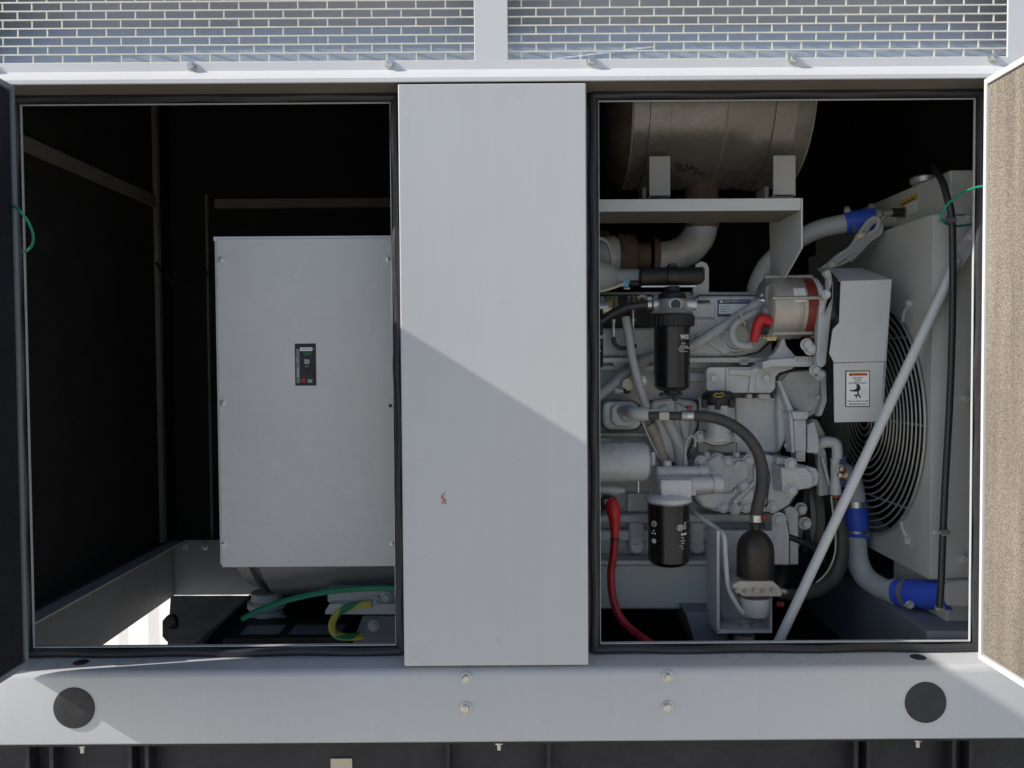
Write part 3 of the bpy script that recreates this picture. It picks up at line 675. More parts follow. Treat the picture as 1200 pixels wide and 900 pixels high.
ebolts([(820.5,511.5),(863.5,511.5)], .408, 5.2); ebolts([(830,515),(852,515)], .406, 2.6)
# front gear cover: irregular outline with bolt bosses
plate('gear_cover', [(813,545),(817,538),(824,534),(832,535),(837,531),(843,530),(848,533),(852,537),(880,536),(902,533),(925,541),(934,546),(938,560),(936,575),(925,592),(912,600),(880,601),(840,600),(822,595),(815,585),(813,570)], .41, .50, gasket=.8, bevel=.006)
plate('cover_face', [(819,548),(836,536),(842,532),(847,536),(850,545),(860,545),(864,540),(876,541),(878,560),(868,566),(858,575),(846,576),(820,575)], .400, .41, gasket=.8, bevel=.005)
plate('cover_face', [(816,580),(838,578),(858,578),(863,570),(866,575),(852,592),(838,597),(824,594)], .402, .41, gasket=.8, bevel=.005)
plate('cover_rib', [(858,588),(884,563),(887,566),(862,592)], .398, .41, 'cast', bevel=.001)
plate('cover_face', [(864,590),(884,570),(897,566),(899,590),(880,590)], .403, .41, gasket=.8, bevel=.004)
ebolts([(821,540.5),(853,541),(877,539.5),(871,569),(848,594.5),(861.5,597),(874,594.5),(905.5,594.5)], .40, 5.0)
ebolts([(828,533),(863,533),(878,533)], .42, 3)
plate('housing', [(884,545),(898,541),(902,560),(898,592),(888,597),(884,580)], .395, .41, gasket=.8, bevel=.004)
# raised box at right with chamfered front
b = B(); b.prism([(915,548),(944,548),(953,556),(953,570),(944,573),(917,577)], .355, .41, .14); b.build('pump_housing', 'engine', EN, bevel=.004, seg=3)
b = B(); b.prism([(944,546),(957,549),(960,556),(959,568),(946,574)], .37, .42); b.build('housing_side', 'engine', EN, bevel=.004)
ebolts([(926.5,543.5),(927.5,574.5)], .352, 5.4)
plate('pedestal', [(910,536),(934,538),(934,545),(910,545)], .38, .44, bevel=.004)
# front timing housing and its ribs
plate('timing_housing', [(912,440),(932,434),(960,432),(967,440),(967,470),(962,482),(948,490),(935,492),(913,532),(911,480)], .44, .60, gasket=.8, bevel=.010)
plate('timing_face', [(926,436),(955,433),(961,440),(961,470),(955,480),(944,486),(930,478),(914,447)], .432, .44, 'cast', bevel=.004)
plate('diagonal_rib', [(911,446),(915,446),(930,480),(930,486),(926,486)], .405, .44, bevel=.002)
plate('upright_rib', [(925,483),(929,483),(932,530),(928,531)], .395, .44, bevel=.002)
plate('cross_rib', [(928,482),(946,482),(949,486),(946,492),(930,492)], .385, .44, bevel=.004)
plate('column', [(930,492),(945,492),(945,529),(932,529)], .40, .46, bevel=.003)
plate('column', [(946,498),(955,493),(960,515),(960,531),(946,531)], .41, .47, bevel=.003)
plate('spacer', [(933,528),(944,528),(944,541),(933,541)], .41, .45, bevel=.002)
plate('plate_edge', [(962,436),(968,440),(969,470),(963,487),(958,488),(964,468)], .42, .44, bevel=.001)
ebolts([(923,522),(921,487),(957,465)], .435, 3.2)
# lower block
plate('sill_casting', [(640,604),(912,602),(912,612),(640,614)], .455, .50, bevel=.006)
plate('lower_casting', [(640,622),(912,620),(912,633),(640,635)], .470, .50, bevel=.006)
for cx_ in (746, 818): 
    b = B(); b.lathe(P(cx_,640,.47), (0,-1,0), [(-.03,S(10,.47)),(.0,S(9.5,.47)),(.006,S(7,.47)),(.006,0)], 28); b.build('core_plug', 'engine', EN)
    plate('core_boss', [(cx_-10,612),(cx_+10,612),(cx_+8,640),(cx_-8,640)], .462, .50, bevel=.008)
plate('pan_rail', [(640,657),(842,657),(842,662),(640,662)], .42, .50, 'guard', bevel=.002)
plate('oil_pan', [(640,662),(842,662),(842,718),(822,718),(815,714),(640,714)], .44, .80, 'guard', gasket=.8, bevel=.006)
ebolts([(722,607),(770,607),(850,640),(906,637)], .452, 4)
plate('sump_rail', [(803,718),(846,718),(858,764),(818,764)], .36, .60, 'rail', bevel=.003)
plate('front_mount', [(905,606),(909,601),(917,601),(921,606),(925,626),(925,662),(906,662),(904,640)], .40, .46, gasket=.8, bevel=.003)
ebolts([(913,609)], .398, 6.5)
plate('mount_side', [(917,590),(932,595),(936,600),(936,662),(925,662),(924,620)], .45, .60, 'engine', bevel=.004)
plate('mount_side', [(921,600),(940,598),(944,620),(938,640),(928,650)], .50, .60, 'cast', bevel=.004)
# turbocharger, at the upper left
TU = thing('turbocharger', 'dark rusty turbocharger behind the upper left of the engine', 'turbocharger', P(735, 310, .6))
B().lathe(P(700,300,.60), (1,0,0), [(0,S(28,.6)),(.02,S(30,.6)),(.032,S(26,.6)),(.035,S(14,.6)),(.05,S(14,.6)),(.052,S(26,.6)),(.10,S(24,.6)),(.11,S(15,.6)),(.14,S(16,.6))], 36).build('turbine_housing', 'rust_shade', TU)
B().lathe(P(719,303,.56), (1,0,0), [(-.06,S(20,.56)),(-.03,S(27,.56)),(0,S(27,.56)),(.012,S(22,.56))], 36).build('compressor_housing', 'engine', TU)
B().tube(p3([(640,300,.5),(690,282,.5),(706,280,.5),(714,290,.5),(717,310,.5)]), S(2.2,.5), 8).build('oil_line', 'engine', TU)
# intake pipe
IN = thing('intake_pipe', 'smooth blue grey intake pipe leading into the black clamp body', 'intake pipe', P(700, 326, .46))
B().lathe(P(640,325,.46), (1,0,0), [(0,S(22,.46)),(.13,S(20,.46)),(.165,S(15,.46)),(.18,S(8.5,.46)),(.25,S(8.5,.46))], 32).build('pipe', 'guard', IN)
B().cyl(P(715,324,.46), P(750,324,.46), S(8.5,.46)).build('spout', 'guard', IN)

# ------------------------------------------------------------------ starter motor
ST = thing('starter_motor', 'fat grey starter motor cylinder beside the red cable boot', 'starter motor', P(725, 566, .36))
B().lathe(P(640,542,.36), (1,0,0), [(0,S(23,.36)),(S(62+50,.36),S(23,.36)),(S(117,.36),S(22,.36)),(S(120,.36),S(18,.36)),(S(121,.36),0)], 40).build('barrel', 'engine', ST)
B().lathe(P(640,575,.38), (1,0,0), [(0,S(6,.38)),(S(84,.38),S(6,.38)),(S(88,.38),S(4,.38)),(S(92,.38),S(4,.38))], 24).build('solenoid', 'engine', ST)
for px in (748,): B().cyl(P(px,562,.35), P(px,577,.35), S(2,.35)).build('stud', 'zinc', ST)
B().cyl(P(765,530,.37), P(765,545,.37), S(3,.37)).build('through_bolt', 'engine', ST)

# ------------------------------------------------------------------ fuel filter
FF = thing('fuel_filter', 'tall gloss black fuel filter canister hanging below a silver filter head', 'filter', P(788, 458, .34))
YF = .34; q = P(787.5, 458, YF); s_ = S(1, YF)
B().lathe(q, (0,0,1), [(0,0),(0,s_*13),(s_*2,s_*17),(s_*5,s_*20.8),(s_*74,s_*20.8),(s_*75,s_*21),(s_*76,s_*20)], 48).build('canister', 'black', FF)
b = B(); b.lathe(q+Vector((0,0,s_*74.5)), (0,0,1), [(0,s_*22.5),(s_*1,s_*25),(s_*13,s_*25.5),(s_*14.5,s_*24)], 48)
for i in range(30):
    a = i*2*math.pi/30; c_ = q+Vector((math.cos(a)*s_*25.3, math.sin(a)*s_*25.3, s_*76)); b.cyl(c_, c_+Vector((0,0,s_*11)), s_*.8, seg=6)
b.build('collar', 'plastic', FF)
B().lathe(q+Vector((0,0,s_*89)), (0,0,1), [(0,s_*22),(s_*2,s_*25.5),(s_*4,s_*24),(s_*7,s_*20),(s_*12,s_*18),(s_*17,s_*17),(s_*19,s_*15)], 40).build('head', 'steel', FF)
B().cyl(P(765,357,YF), P(815,357,YF), s_*6.8, seg=28).build('head_port', 'steel', FF)
B().lathe(P(791.5,357,YF-s_*17), (0,-1,0), [(0,s_*7.2),(s_*2,s_*7.2),(s_*2.4,s_*6),(s_*1.2,s_*5.4)], 28).build('plug_ring', 'steel', FF)
B().lathe(P(791.5,357,YF-s_*17.5), (0,-1,0), [(0,s_*5.3),(s_*2.4,s_*5.3),(s_*2.4,0)], 24).build('plug', 'black', FF)
B().lathe(q+Vector((0,0,s_*107.5)), (0,0,1), [(0,s_*17),(s_*6,s_*15),(s_*9,s_*9),(s_*14,s_*8)], 32).build('bowl_neck', 'plastic', FF)
B().lathe(q+Vector((0,0,-s_*3)), (0,0,1), [(-s_*2,s_*4),(0,s_*9),(s_*3,s_*10)], 24).build('drain_boss', 'plastic', FF)
b = B(); b.pbox(774, 460, 800, 464.5, YF-.008, YF+.008); b.pbox(789, 462, 794, 470, YF-.006, YF+.006); b.build('drain_tap', 'plastic', FF, bevel=.002)
def wrapt(body, px, py, size, **k): return text(body, size, k.pop('m','white'), P(px, py, YF-s_*20.6+.0), FF, wrap=(q, s_*20.8), **k)
wrapt('WIX', 797.5, 395, .0155, sx=.95, bold=.0004)
wrapt('33472', 798.5, 402.8, .0055)
for i, (t_, z_) in enumerate((('FUEL FILTER', .0045), ('WATER SEPARATOR', .0042), ('SPIN ON', .004), ('MADE IN USA', .004))): wrapt(t_, 795.5 + (1.5, 0, -1, 1)[i], 405.8+i*2.0, z_)
# black cylinder clamp body above
PB_ = thing('priming_pump', 'black ribbed plastic priming pump barrel lying above the silver filter head', 'pump', P(787, 338, .36))
B().lathe(P(749.5,324,.36), (1,0,0), [(0,S(9,.36)),(.002,S(10.5,.36)),(S(68,.36),S(10.5,.36)),(S(70,.36),S(9.5,.36)),(S(72,.36),S(9.5,.36)),(S(72,.36),0)], 32).build('barrel', 'plastic', PB_)
B().lathe(P(781,324,.36), (1,0,0), [(0,S(10,.36)),(0.0003,S(12,.36)),(S(12,.36),S(12,.36)),(S(12,.36)+.0003,S(10,.36))], 32).build('band', 'satin', PB_)
b = B(); b.pbox(784,308.5,793,313,.35,.37); b.pbox(783,334,797,346,.345,.375); b.build('bracket', 'plastic', PB_, bevel=.002)
B().pbox(752, 334.5, 815, 336.5, .345, .36).build('rail', 'steel', PB_)
B().cyl(P(739,332,.37), P(752,332,.37), S(3.4,.37)).build('nipple', 'plastic', PB_)
SN = thing('sensor_plug', 'small light blue plug on a cream wire beside the intake pipe', 'connector', P(733, 332, .37))
B().pbox(729.5, 328, 737, 336, .36, .375).build('plug_body', 'bluec', SN, bevel=.0015)
B().pbox(731.5, 337, 738.5, 338.8, .36, .372).build('lock', 'cream', SN)
B().tube(p3([(640,345,.34),(700,341,.35),(712,339,.35),(724,335,.355),(731,332.5,.36)]), S(1.9,.35), 8).build('wire', 'cream', SN)
# second black filter at the very edge
F2 = thing('black_filter', 'black filter canister with white print half hidden behind the pillar at left of engine', 'filter', P(692, 432, .36))
q2 = P(688, 433, .37); s2 = S(1,.37)
B().lathe(q2, (0,0,1), [(0,0),(0,s2*15),(s2*4,s2*19),(s2*70,s2*19),(s2*71,0)], 36).build('canister', 'black', F2)
for i, t_ in enumerate(('WIX','33','FUEL')): text(t_, .012-.003*i, 'white', P(702.5,395+i*8,.37-s2*18), F2, wrap=(q2, s2*19))
# injector fittings and small lines by the fuel rail
b = B(); b.cyl(P(640,357,.45), P(715,357,.45), S(6,.45)); fr_ = b.build('fuel_rail', 'engine', EN)
IL = thing('injection_pump', 'injection pump with metal fittings and springs behind the black fuel hose', 'pump', P(735, 380, .45))
plate('pump_body', [(700,345),(765,345),(770,360),(765,388),(700,388)], .48, .56, 'gasket', bevel=.004, par=IL)
for i, (px, py) in enumerate(((712,353),(717,353),(722,353),(737,352),(743,352),(749,351),(755,350))):
    o_ = B(); z0 = P(px, py+7, .44); 
    for k in range(7): o_.ring(z0+Vector((0,0,k*.0042)), (0,0,1), .0045, .0013, 14, 6)
    o_.build('spring', ('brass','zinc')[i%2], IL)
B().cyl(P(698,361,.42), P(712,361,.42), S(8,.42)).build('fitting', 'steel', IL); B().lathe(P(712,361,.42),(1,0,0),[(0,S(9,.42)),(.008,S(9,.42)),(.01,S(6,.42))],6).build('union_nut','brass',IL)
B().cyl(P(705,348,.42), P(705,354,.42), S(4,.42)).build('cap','rail',IL)
for pts, m_ in (([(719,375,.42),(719,395,.42)],'steel'),([(742,362,.42),(742,382,.42)],'zinc')):
    B().lathe(P(*pts[1]), (0,0,1), [(0,S(2.2,.42)),(.008,S(2.2,.42)),(.009,S(3.2,.42)),(.02,S(3.2,.42)),(.021,S(2.0,.42)),(.036,S(2.0,.42)),(.037,S(2.8,.42)),(.044,S(2.8,.42))], 16).build('fitting', m_, IL)
B().tube(p3([(719,395,.42),(720,402,.42),(726,407.5,.42),(735,408,.42),(745,405,.43)]), S(2.6,.42), 10).build('return_hose', 'hose', IL)
B().tube(p3([(742,382,.42),(742,395,.42),(741,402,.42)]), S(1.6,.42), 10).build('return_hose', 'alu', IL)
B().lathe(P(761,352,.38), (0,-1,0), [(0,S(4.5,.38)),(.01,S(4.5,.38)),(.012,S(3,.38)),(.012,0)], 8).build('valve', 'steel', IL)
B().tube(p3([(747,349,.38),(754,347,.38),(761,352,.38),(762,358,.36)]), S(2,.38), 8).build('stub', 'steel', IL)
FH = thing('fuel_hose', 'thick black fuel hose running from the left edge to the silver filter head', 'hose', P(730, 370, .36))
B().tube(p3([(660,392,.37),(690,383,.36),(703,377,.355),(718,367,.35),(735,360,.345),(752,357.5,.34),(759,357,.34)]), S(4.5,.35), 14).build('hose', 'rubber', FH)
B().cyl(P(758.5,357,YF), P(763,357,YF), S(5.6,YF)).build('clamp', 'zinc', FH)
# tubes on the left side of the engine
tag(B().tube(p3([(733,372,.40),(737,395,.39),(741,420,.385),(749,450,.385),(757,478,.39)]), S(5.2,.39), 16).build('vent_tube', 'guard'), 'upright grey tube left of the black fuel filter running down to the elbow', 'pipe')
tag(B().tube(p3([(761,498,.43),(767,510,.43),(773,526,.43),(779,545,.43)]), [S(6,.43),S(6,.43),S(6.2,.43),S(6.2,.43)], 16).build('oil_drain_tube', 'hotgrey'), 'tan grey oil tube slanting down to the oil filter head', 'pipe')
tag(B().tube(p3([(752,492,.42),(758,507,.42),(768,528,.42),(776,545,.43)]), S(1.3,.42), 8).build('thin_pipe', 'engine'), 'thin grey pipe alongside the tan oil tube', 'pipe')
tag(B().tube(p3([(640,500,.42),(690,470,.42),(708,458,.42),(730,440,.43),(752,424,.44),(775,414,.45)]), S(6.2,.43), 16).build('loom_conduit', 'conduit'), 'grey ribbed conduit slanting up behind the upright tube', 'conduit')
CL = thing('pipe_clip', 'cream plastic tag and bolted clip beside the upright grey tube', 'clip', P(740, 455, .41))
plate('tag', [(730,446),(736,443),(741,447),(742,455),(736,458),(729,453)], .40, .402, 'cream', .0006, CL); plate('tab', [(744,437),(752,438),(759,444),(756,451),(745,452)], .41, .413, 'cast', .001, CL)
bolts(CL, [P(754,446,.408)], .008, .008)
B().cyl(P(720,458,.42), P(730,458,.42), S(3.5,.42)).build('sensor', 'cast', CL); B().cyl(P(730,458,.42), P(738,458,.42), S(3,.42)).build('boot', 'plastic', CL)
# dipstick
DS = thing('dipstick', 'small looped dipstick handle standing left of the filler flange', 'dipstick', P(803, 548, .40))
b = B(); b.tube(p3([(803,535,.40),(804,522,.40),(807,513,.40),(812,511,.40),(815,516,.40),(814,524,.40)]), S(1.5,.4), 8); b.build('handle', 'engine', DS)
B().cyl(P(803,548,.4), P(803,540,.4), S(3.2,.4)).build('guide', 'engine', DS); B().cyl(P(803,540,.4), P(803,534,.4), S(2.2,.4)).build('collar', 'engine', DS)

# ------------------------------------------------------------------ breather hose and catch can
BH = thing('breather_hose', 'thick brown black breather hose arching from the elbow down to the bottle shaped can', 'hose', P(850, 545, .32))
B().tube(p3([(814,487.5,.33),(825,488,.325),(842,491,.32),(860,499,.31),(876,512,.30),(888,530,.295),(893,552,.29),(892,575,.29),(888,592,.29),(886,607,.29)]), [S(6.5,.33)]*3+[S(6.8,.31)]*3+[S(7.2,.29)]*4, 20).build('hose', 'hose', BH)
B().lathe(P(804,487,.335), (1,0,0), [(0,S(6.6,.33)),(S(9,.33),S(6.6,.33))], 28).build('clamp', 'zinc', BH)
B().cyl(P(808,479,.33), P(808,475.5,.33), S(3.6,.33)).build('clamp_screw', 'copper', BH)
B().lathe(P(886,611,.29), (0,0,1), [(0,S(7.6,.29)),(S(8,.29),S(7.6,.29))], 28).build('clamp', 'zinc', BH)
B().cyl(P(893,606.5,.28), P(900,606.5,.28), S(3.4,.28)).build('clamp_screw', 'copper', BH)
VE = thing('vent_elbow', 'grey vent elbow with a short black hose and silver tee', 'pipe elbow', P(760, 487, .36))
B().tube(p3([(728,482,.41),(735,482,.385),(742,484,.35),(750,485,.34),(760,485,.335)]), [S(6,.4),S(7,.38),S(8,.35),S(8,.34),S(8,.335)], 20).build('elbow', 'guard', VE)
B().cyl(P(760,487,.335), P(773,487,.335), S(4.5,.335)).build('hose_stub', 'hose', VE)
B().pbox(772, 482.5, 785, 493, .325, .345).build('tee', 'alu', VE, bevel=.003)
B().cyl(P(784,487.5,.335), P(799,487.5,.335), S(5,.335)).build('hose_stub', 'hose', VE); B().cyl(P(798,487,.335), P(805,487,.335), S(6.3,.335)).build('fitting', 'alu', VE)
B().pbox(760, 479.5, 792, 483, .35, .36).build('clip_bar', 'guard', VE)
CC = thing('catch_can', 'dark bronze bottle shaped breather can seated on a cast silver base', 'catch can', P(885, 720, .29))
YK = .29; q = P(885, 688, YK); s3 = S(1, YK)
B().lathe(q, (0,0,1), [(0,s3*20.5),(s3*2,s3*21.3),(s3*42,s3*21.6),(s3*50,s3*20.8),(s3*57,s3*18),(s3*63,s3*13.5),(s3*67,s3*8),(s3*69,s3*5.2),(s3*73,s3*5),(s3*74,s3*7),(s3*76,s3*7)], 56).build('bottle', 'bronze', CC)
b = B(); b.prism([(858,685),(866,681),(906,681),(914,688),(918,696),(916,700),(870,700),(858,690)], YK-.045, YK+.045); b.build('base_casting', 'alu', CC, bevel=.004, seg=2)
for i in range(5): 
    qq = P(864+i*10.5, 692+1.5*(i%2), YK-.05); bb = B(); bb.hexbolt(qq, .0042, .005); bb.build('base_bolt', 'alu', CC)
B().lathe(P(884,720,YK), (0,0,1), [(0,s3*15.5),(s3*2,s3*17),(s3*20,s3*19),(s3*22,s3*19)], 40).build('sump', 'guard', CC)
B().cyl(P(914,692,YK-.01), P(921,694,YK-.01), s3*3).build('drain_nipple', 'steel', CC); B().cyl(P(912,708,YK-.02), P(917,708,YK-.03), s3*3).build('drain_screw', 'copper', CC)
CB = thing('can_bracket', 'folded grey sheet bracket box that carries the breather can', 'bracket', P(875, 742, .3))
YB_ = .32
b = B()
b.pbox(840, 622, 843.5, 741, YB_-.03, YB_+.07)
b.build('left_side', 'guard', CB, bevel=.001)
B().pbox(843.6, 622, 905, 741, YB_+.066, YB_+.07).build('back_sheet', 'guard', CB, bevel=.001)
B().pbox(840, 738, 905, 742.5, YB_-.03, YB_+.07).build('floor', 'guard', CB, bevel=.001)
B().pbox(902, 700, 905, 738, YB_-.03, YB_+.066).build('right_side', 'guard', CB, bevel=.001)
bolts(CB, [P(872,733,YB_)], .012, .014, 'alu')
B().lathe(P(872,758,YB_), (0,0,1), [(0,.03),(.014,.03),(.016,.024),(.030,.024)], 24).build('foot', 'alu', CB)
tag(B().tube(p3([(812,598,.40),(820,606,.37),(838,618,.33),(848,628,.29),(850,650,.28),(853,685,.27),(862,706,.265),(871,719,.27)]), S(2.8,.3), 8).build('strap_cable', 'guard'), 'flat pale grey strap curving from the filter down across the can bracket', 'strap')

# ------------------------------------------------------------------ oil filter
OF = thing('oil_filter', 'short black oil filter canister with white pictograms hanging from a grey head', 'filter', P(783, 662, .33))
YL = .33; q = P(783.5, 661.5, YL); s4 = S(1, YL)
B().lathe(q, (0,0,1), [(0,0),(0,s4*16),(s4*2,s4*21),(s4*6,s4*24),(s4*72,s4*24.4),(s4*74,s4*24.4),(s4*75,0)], 56).build('canister', 'black', OF)
B().lathe(q+Vector((0,0,s4*74.8)), (0,0,1), [(0,s4*25),(s4*1,s4*27),(s4*5,s4*27),(s4*8,s4*24),(s4*10,s4*14)], 48).build('head_disc', 'engine', OF)
B().lathe(q+Vector((0,0,s4*73.5)), (0,0,1), [(0,s4*24.8),(s4*1.3,s4*25.2)], 48).build('gasket', 'alu', OF)
plate('head_casting', [(773,562),(812,562),(812,580),(808,586),(775,584)], .30, .36, 'engine', .006, OF)
B().lathe(P(771,567.5,.33), (1,0,0), [(0,S(8,.33)),(.003,S(9.5,.33)),(S(64,.33),S(9.0,.33)),(S(64.3,.33),S(11,.33)),(S(75,.33),S(10.6,.33)),(S(77,.33),S(8.5,.33)),(S(77,.33),0)], 32).build('head_barrel', 'engine', OF)
B().lathe(P(769,553.5,.36), (1,0,0), [(0,S(5,.36)),(.004,S(7.2,.36)),(S(50,.36),S(7.0,.36)),(S(50.3,.36),S(8,.36)),(S(60,.36),S(8,.36)),(S(62,.36),S(6.5,.36)),(S(62,.36),0)], 32).build('head_barrel', 'engine', OF)
B().cyl(P(782,548,.37), P(782,540,.37), S(5,.37)).build('neck', 'engine', OF); B().cyl(P(812,580,.32), P(812,572,.32), S(4,.32)).build('plug', 'engine', OF)
def oft(body, px, py, size, **k): return text(body, size, 'white', P(px, py, YL-s4*24.2), OF, wrap=(q, s4*24.4), **k)
def pic(px, py, r, kind):
    b = B(); c0 = P(px, py, YL-s4*23)
    a0 = math.asin(max(-1,min(1,(c0.x-q.x)/(s4*24.4)))); 
    def w_(u, v): a = a0+u/(s4*24.4); rr = s4*24.4+.0004; return Vector((q.x+math.sin(a)*rr, q.y-math.cos(a)*rr, c0.z+v))
    if kind in ('o','x','c'): b.tube([w_(r*math.cos(t*math.pi/8), r*math.sin(t*math.pi/8)) for t in range(17)], .0009, 6, 1)
    if kind == 'x': b.tube([w_(-r*.7,-r*.7), w_(r*.7,r*.7)], .001, 6, 1); b.tube([w_(-r*.7,r*.7), w_(r*.7,-r*.7)], .001, 6, 1)
    if kind == 'c': b.tube([w_(0,r*.6), w_(0,0), w_(r*.5,0)], .001, 6, 1)
    if kind == 'd':
        for u, v in ((0,r*.8),(-r*.7,-r*.3),(r*.7,-r*.3)): b.tube([w_(u-.001,v),w_(u+.001,v)], .002, 8, 1)
    if kind == 'f':
        for k in range(-3,4): hh = r*math.sqrt(max(.0,1-(k/4)**2)); b.tube([w_(-hh,k*r/4), w_(hh,k*r/4)], .0011, 6, 1)
    if kind == 'b': b.tube([w_(-r*.4,-r*.9), w_(r*.4,-r*.9), w_(r*.4,r*.5), w_(-r*.4,r*.5), w_(-r*.4,-r*.9)], .0008, 6, 1); b.tube([w_(-r*.3,r*.9), w_(r*.6,r*1.3)], .001, 6, 1)
    b.build('pictogram', 'white', OF)
pic(768, 615.5, .0065, 'c'); pic(767.8, 626, .006, 'd'); pic(767.8, 636, .0058, 'f'); pic(797, 618.5, .0068, 'x'); pic(803, 617.5, .007, 'b')
b = B()
oft('DONAX', 799.5, 627, .0068, bold=.0004, sx=.75); oft('OIL', 800, 631, .005); oft('ENGINE', 799, 634.5, .004); oft('FILTRE', 799.5, 637.5, .0036); oft('15W40', 796.5, 640.6, .0036); oft('LUBE', 799.5, 643.4, .0036)

# ------------------------------------------------------------------ red starter cable
RC = thing('red_cable', 'red starter cable with a moulded red boot curving down to the sill', 'cable', P(718, 640, .33))
B().tube(p3([(714,590,.33),(717,592,.325),(719,600,.32),(720,610,.32),(720.5,630,.32)]), [S(8,.33),S(8.5,.32),S(8.5,.32),S(6.5,.32),S(4.5,.32)], 18).build('boot', 'red', RC)
B().tube(p3([(720.5,628,.32),(719,650,.32),(716,672,.32),(718,700,.31),(726,722,.30),(740,738,.28),(756,750,.25),(768,758,.24)]), S(4.8,.31), 16).build('cable', 'cred', RC)
B().lathe(P(720.3,633,.32), (0,0,1), [(0,S(4.6,.32)),(.0005,S(5.6,.32)),(.004,S(5.6,.32)),(.0045,S(4.6,.32))], 16).build('tie', 'plastic', RC)
B().tube(p3([(707,596,.34),(706,585,.34),(713,582,.34),(722,586,.34)]), S(2.6,.34), 10).build('lug', 'plastic', RC)
tag(B().tube(p3([(690,616,.36),(700,606,.36),(706,598,.36),(711,592,.36)]), S(2,.36), 8).build('blue_wire', 'navy'), 'short dark blue wire beside the red boot', 'wire')

# ------------------------------------------------------------------ charging alternator
AL = thing('charging_alternator', 'silver charging alternator with a dark red winding band and brass terminals', 'alternator', P(930, 400, .40))
YA = .40; s5 = S(1, YA); q = P(891.5, 361.5, YA)
B().lathe(q, (1,0,0), [(0,0),(0,s5*24),(s5*2,s5*32),(s5*5,s5*35),(s5*6,s5*36),(s5*34,s5*36.5),(s5*35,s5*34.5),(s5*38,s5*34.5),(s5*38.5,s5*36),(s5*43,s5*36)], 56).build('rear_housing', 'alu', AL)
B().lathe(q+Vector((s5*43,0,0)), (1,0,0), [(0,s5*35),(s5*.5,s5*34.5),(s5*12,s5*34.5),(s5*12.5,s5*35)], 56).build('winding', 'copper', AL)
B().lathe(q+Vector((s5*55.3,0,0)), (1,0,0), [(0,s5*36),(s5*5,s5*36),(s5*14,s5*28),(s5*20,s5*16),(s5*28,s5*14)], 48).build('front_housing', 'guard', AL)
for a in (R(-55), R(15), R(80)):   # through bolts
    yy_ = q.y-math.cos(a)*s5*36.5; zz_ = q.z+math.sin(a)*s5*36.5
    B().cyl((q.x+s5*2,yy_,zz_), (q.x+s5*58,yy_,zz_), s5*2.4, seg=14).build('through_bolt', 'alu', AL)
for i, (px, py, rr, m_) in enumerate(((896,346,6,'steel'),(893,352,3,'zinc'),(901,372,6.5,'brass'),(898,385,4,'steel'),(899,395,5,'brass'),(893,365,7,'rail'),(902,338,4,'alu'),(899,356,3,'steel'),(897,377,3,'zinc'))):
    B().lathe(P(px,py,YA-.03-.006*(i%3)), (-1,0,0), [(-.02,s5*rr),(0,s5*rr),(.003,s5*rr*.8),(.003,s5*rr*.4),(.010,s5*rr*.4),(.011,0)], 12 if m_ != 'brass' else 6).build('terminal', m_, AL)
plate('terminal_plate', [(897,336),(905,332),(908,340),(908,388),(903,396),(898,392)], YA-.05, YA-.03, 'rail', .002, AL)
la = B()
for i in range(6):
    a = R(38-i*6); pass
lab = text('12V 65A\n1105-23\nF000Z', .0095, 'ink', P(936.5,343,YA-s5*37.5), AL, name='print', sx=.8)
a0, a1 = R(8), R(34); lbm = B(); v0 = []
for k in range(7):
    a = a0+(a1-a0)*k/6; rr = s5*36.9
    v0.append([lbm.bm.verts.new((q.x+s5*dx, q.y-math.cos(a)*rr, q.z+math.sin(a)*rr)) for dx in (27,40)])
for k in range(6): lbm.face([v0[k][0], v0[k][1], v0[k+1][1], v0[k+1][0]])
bpy.data.objects.remove(lab)
lbo = lbm.build('rating_label', 'white', AL)
for i in range(5):
    a = R(31-i*5); rr = s5*37.1; xx = q.x+s5*28
    b = B(); 
    for k in range(5): b.box(xx+k*s5*2.2, xx+k*s5*2.2+s5*(1.2+.5*((i+k)%2)), q.y-math.cos(a)*rr-.0004, q.y-math.cos(a)*rr, q.z+math.sin(a)*rr-.0009, q.z+math.sin(a)*rr+.0009)
    b.build('print', 'grayink', lbo, smooth=False)
b = B(); b.tube(p3([(903,378,.34),(893,374,.335),(888,381,.335),(885,392,.335),(883,400,.34)]), [S(5,.34),S(6.5,.34),S(6,.34),S(5.5,.34),S(4.2,.34)], 14)
tag(b.build('red_boot', 'red'), 'bright red rubber boot covering a terminal behind the silver alternator', 'cable boot')
tag(B().tube(p3([(900,386,.345),(893,386,.345),(891,392,.345)]), [S(6,.34),S(6,.34),S(3,.34)], 10).build('black_boot', 'plastic'), 'small black rubber cap tucked under the red boot', 'cable boot')
# adjusting arm
AR = thing('adjusting_arm', 'curved grey adjusting arm holding the front of the alternator', 'bracket', P(970, 432, .33))
plate('arm', [(966,319),(970,315.5),(975,317),(979,326),(977.5,352),(974,374),(968.5,427),(964,431),(958.5,429),(957,420),(960,358),(968,349),(971,338),(971,326)], .32, .345, 'guard', .004, AR)
plate('arm_edge', [(972,317),(975,318),(978,327),(976,351),(966,371),(964,369),(973.5,349),(974,330)], .312, .32, 'guard', .003, AR)
ebolts([(949,409),(945,404)], .33, 5.5, 'guard', AR, .014); ebolts([(961,439),(955,434)], .34, 5.0, 'guard', AR, .014); ebolts([(968,345)], .30, 4, 'guard', AR)
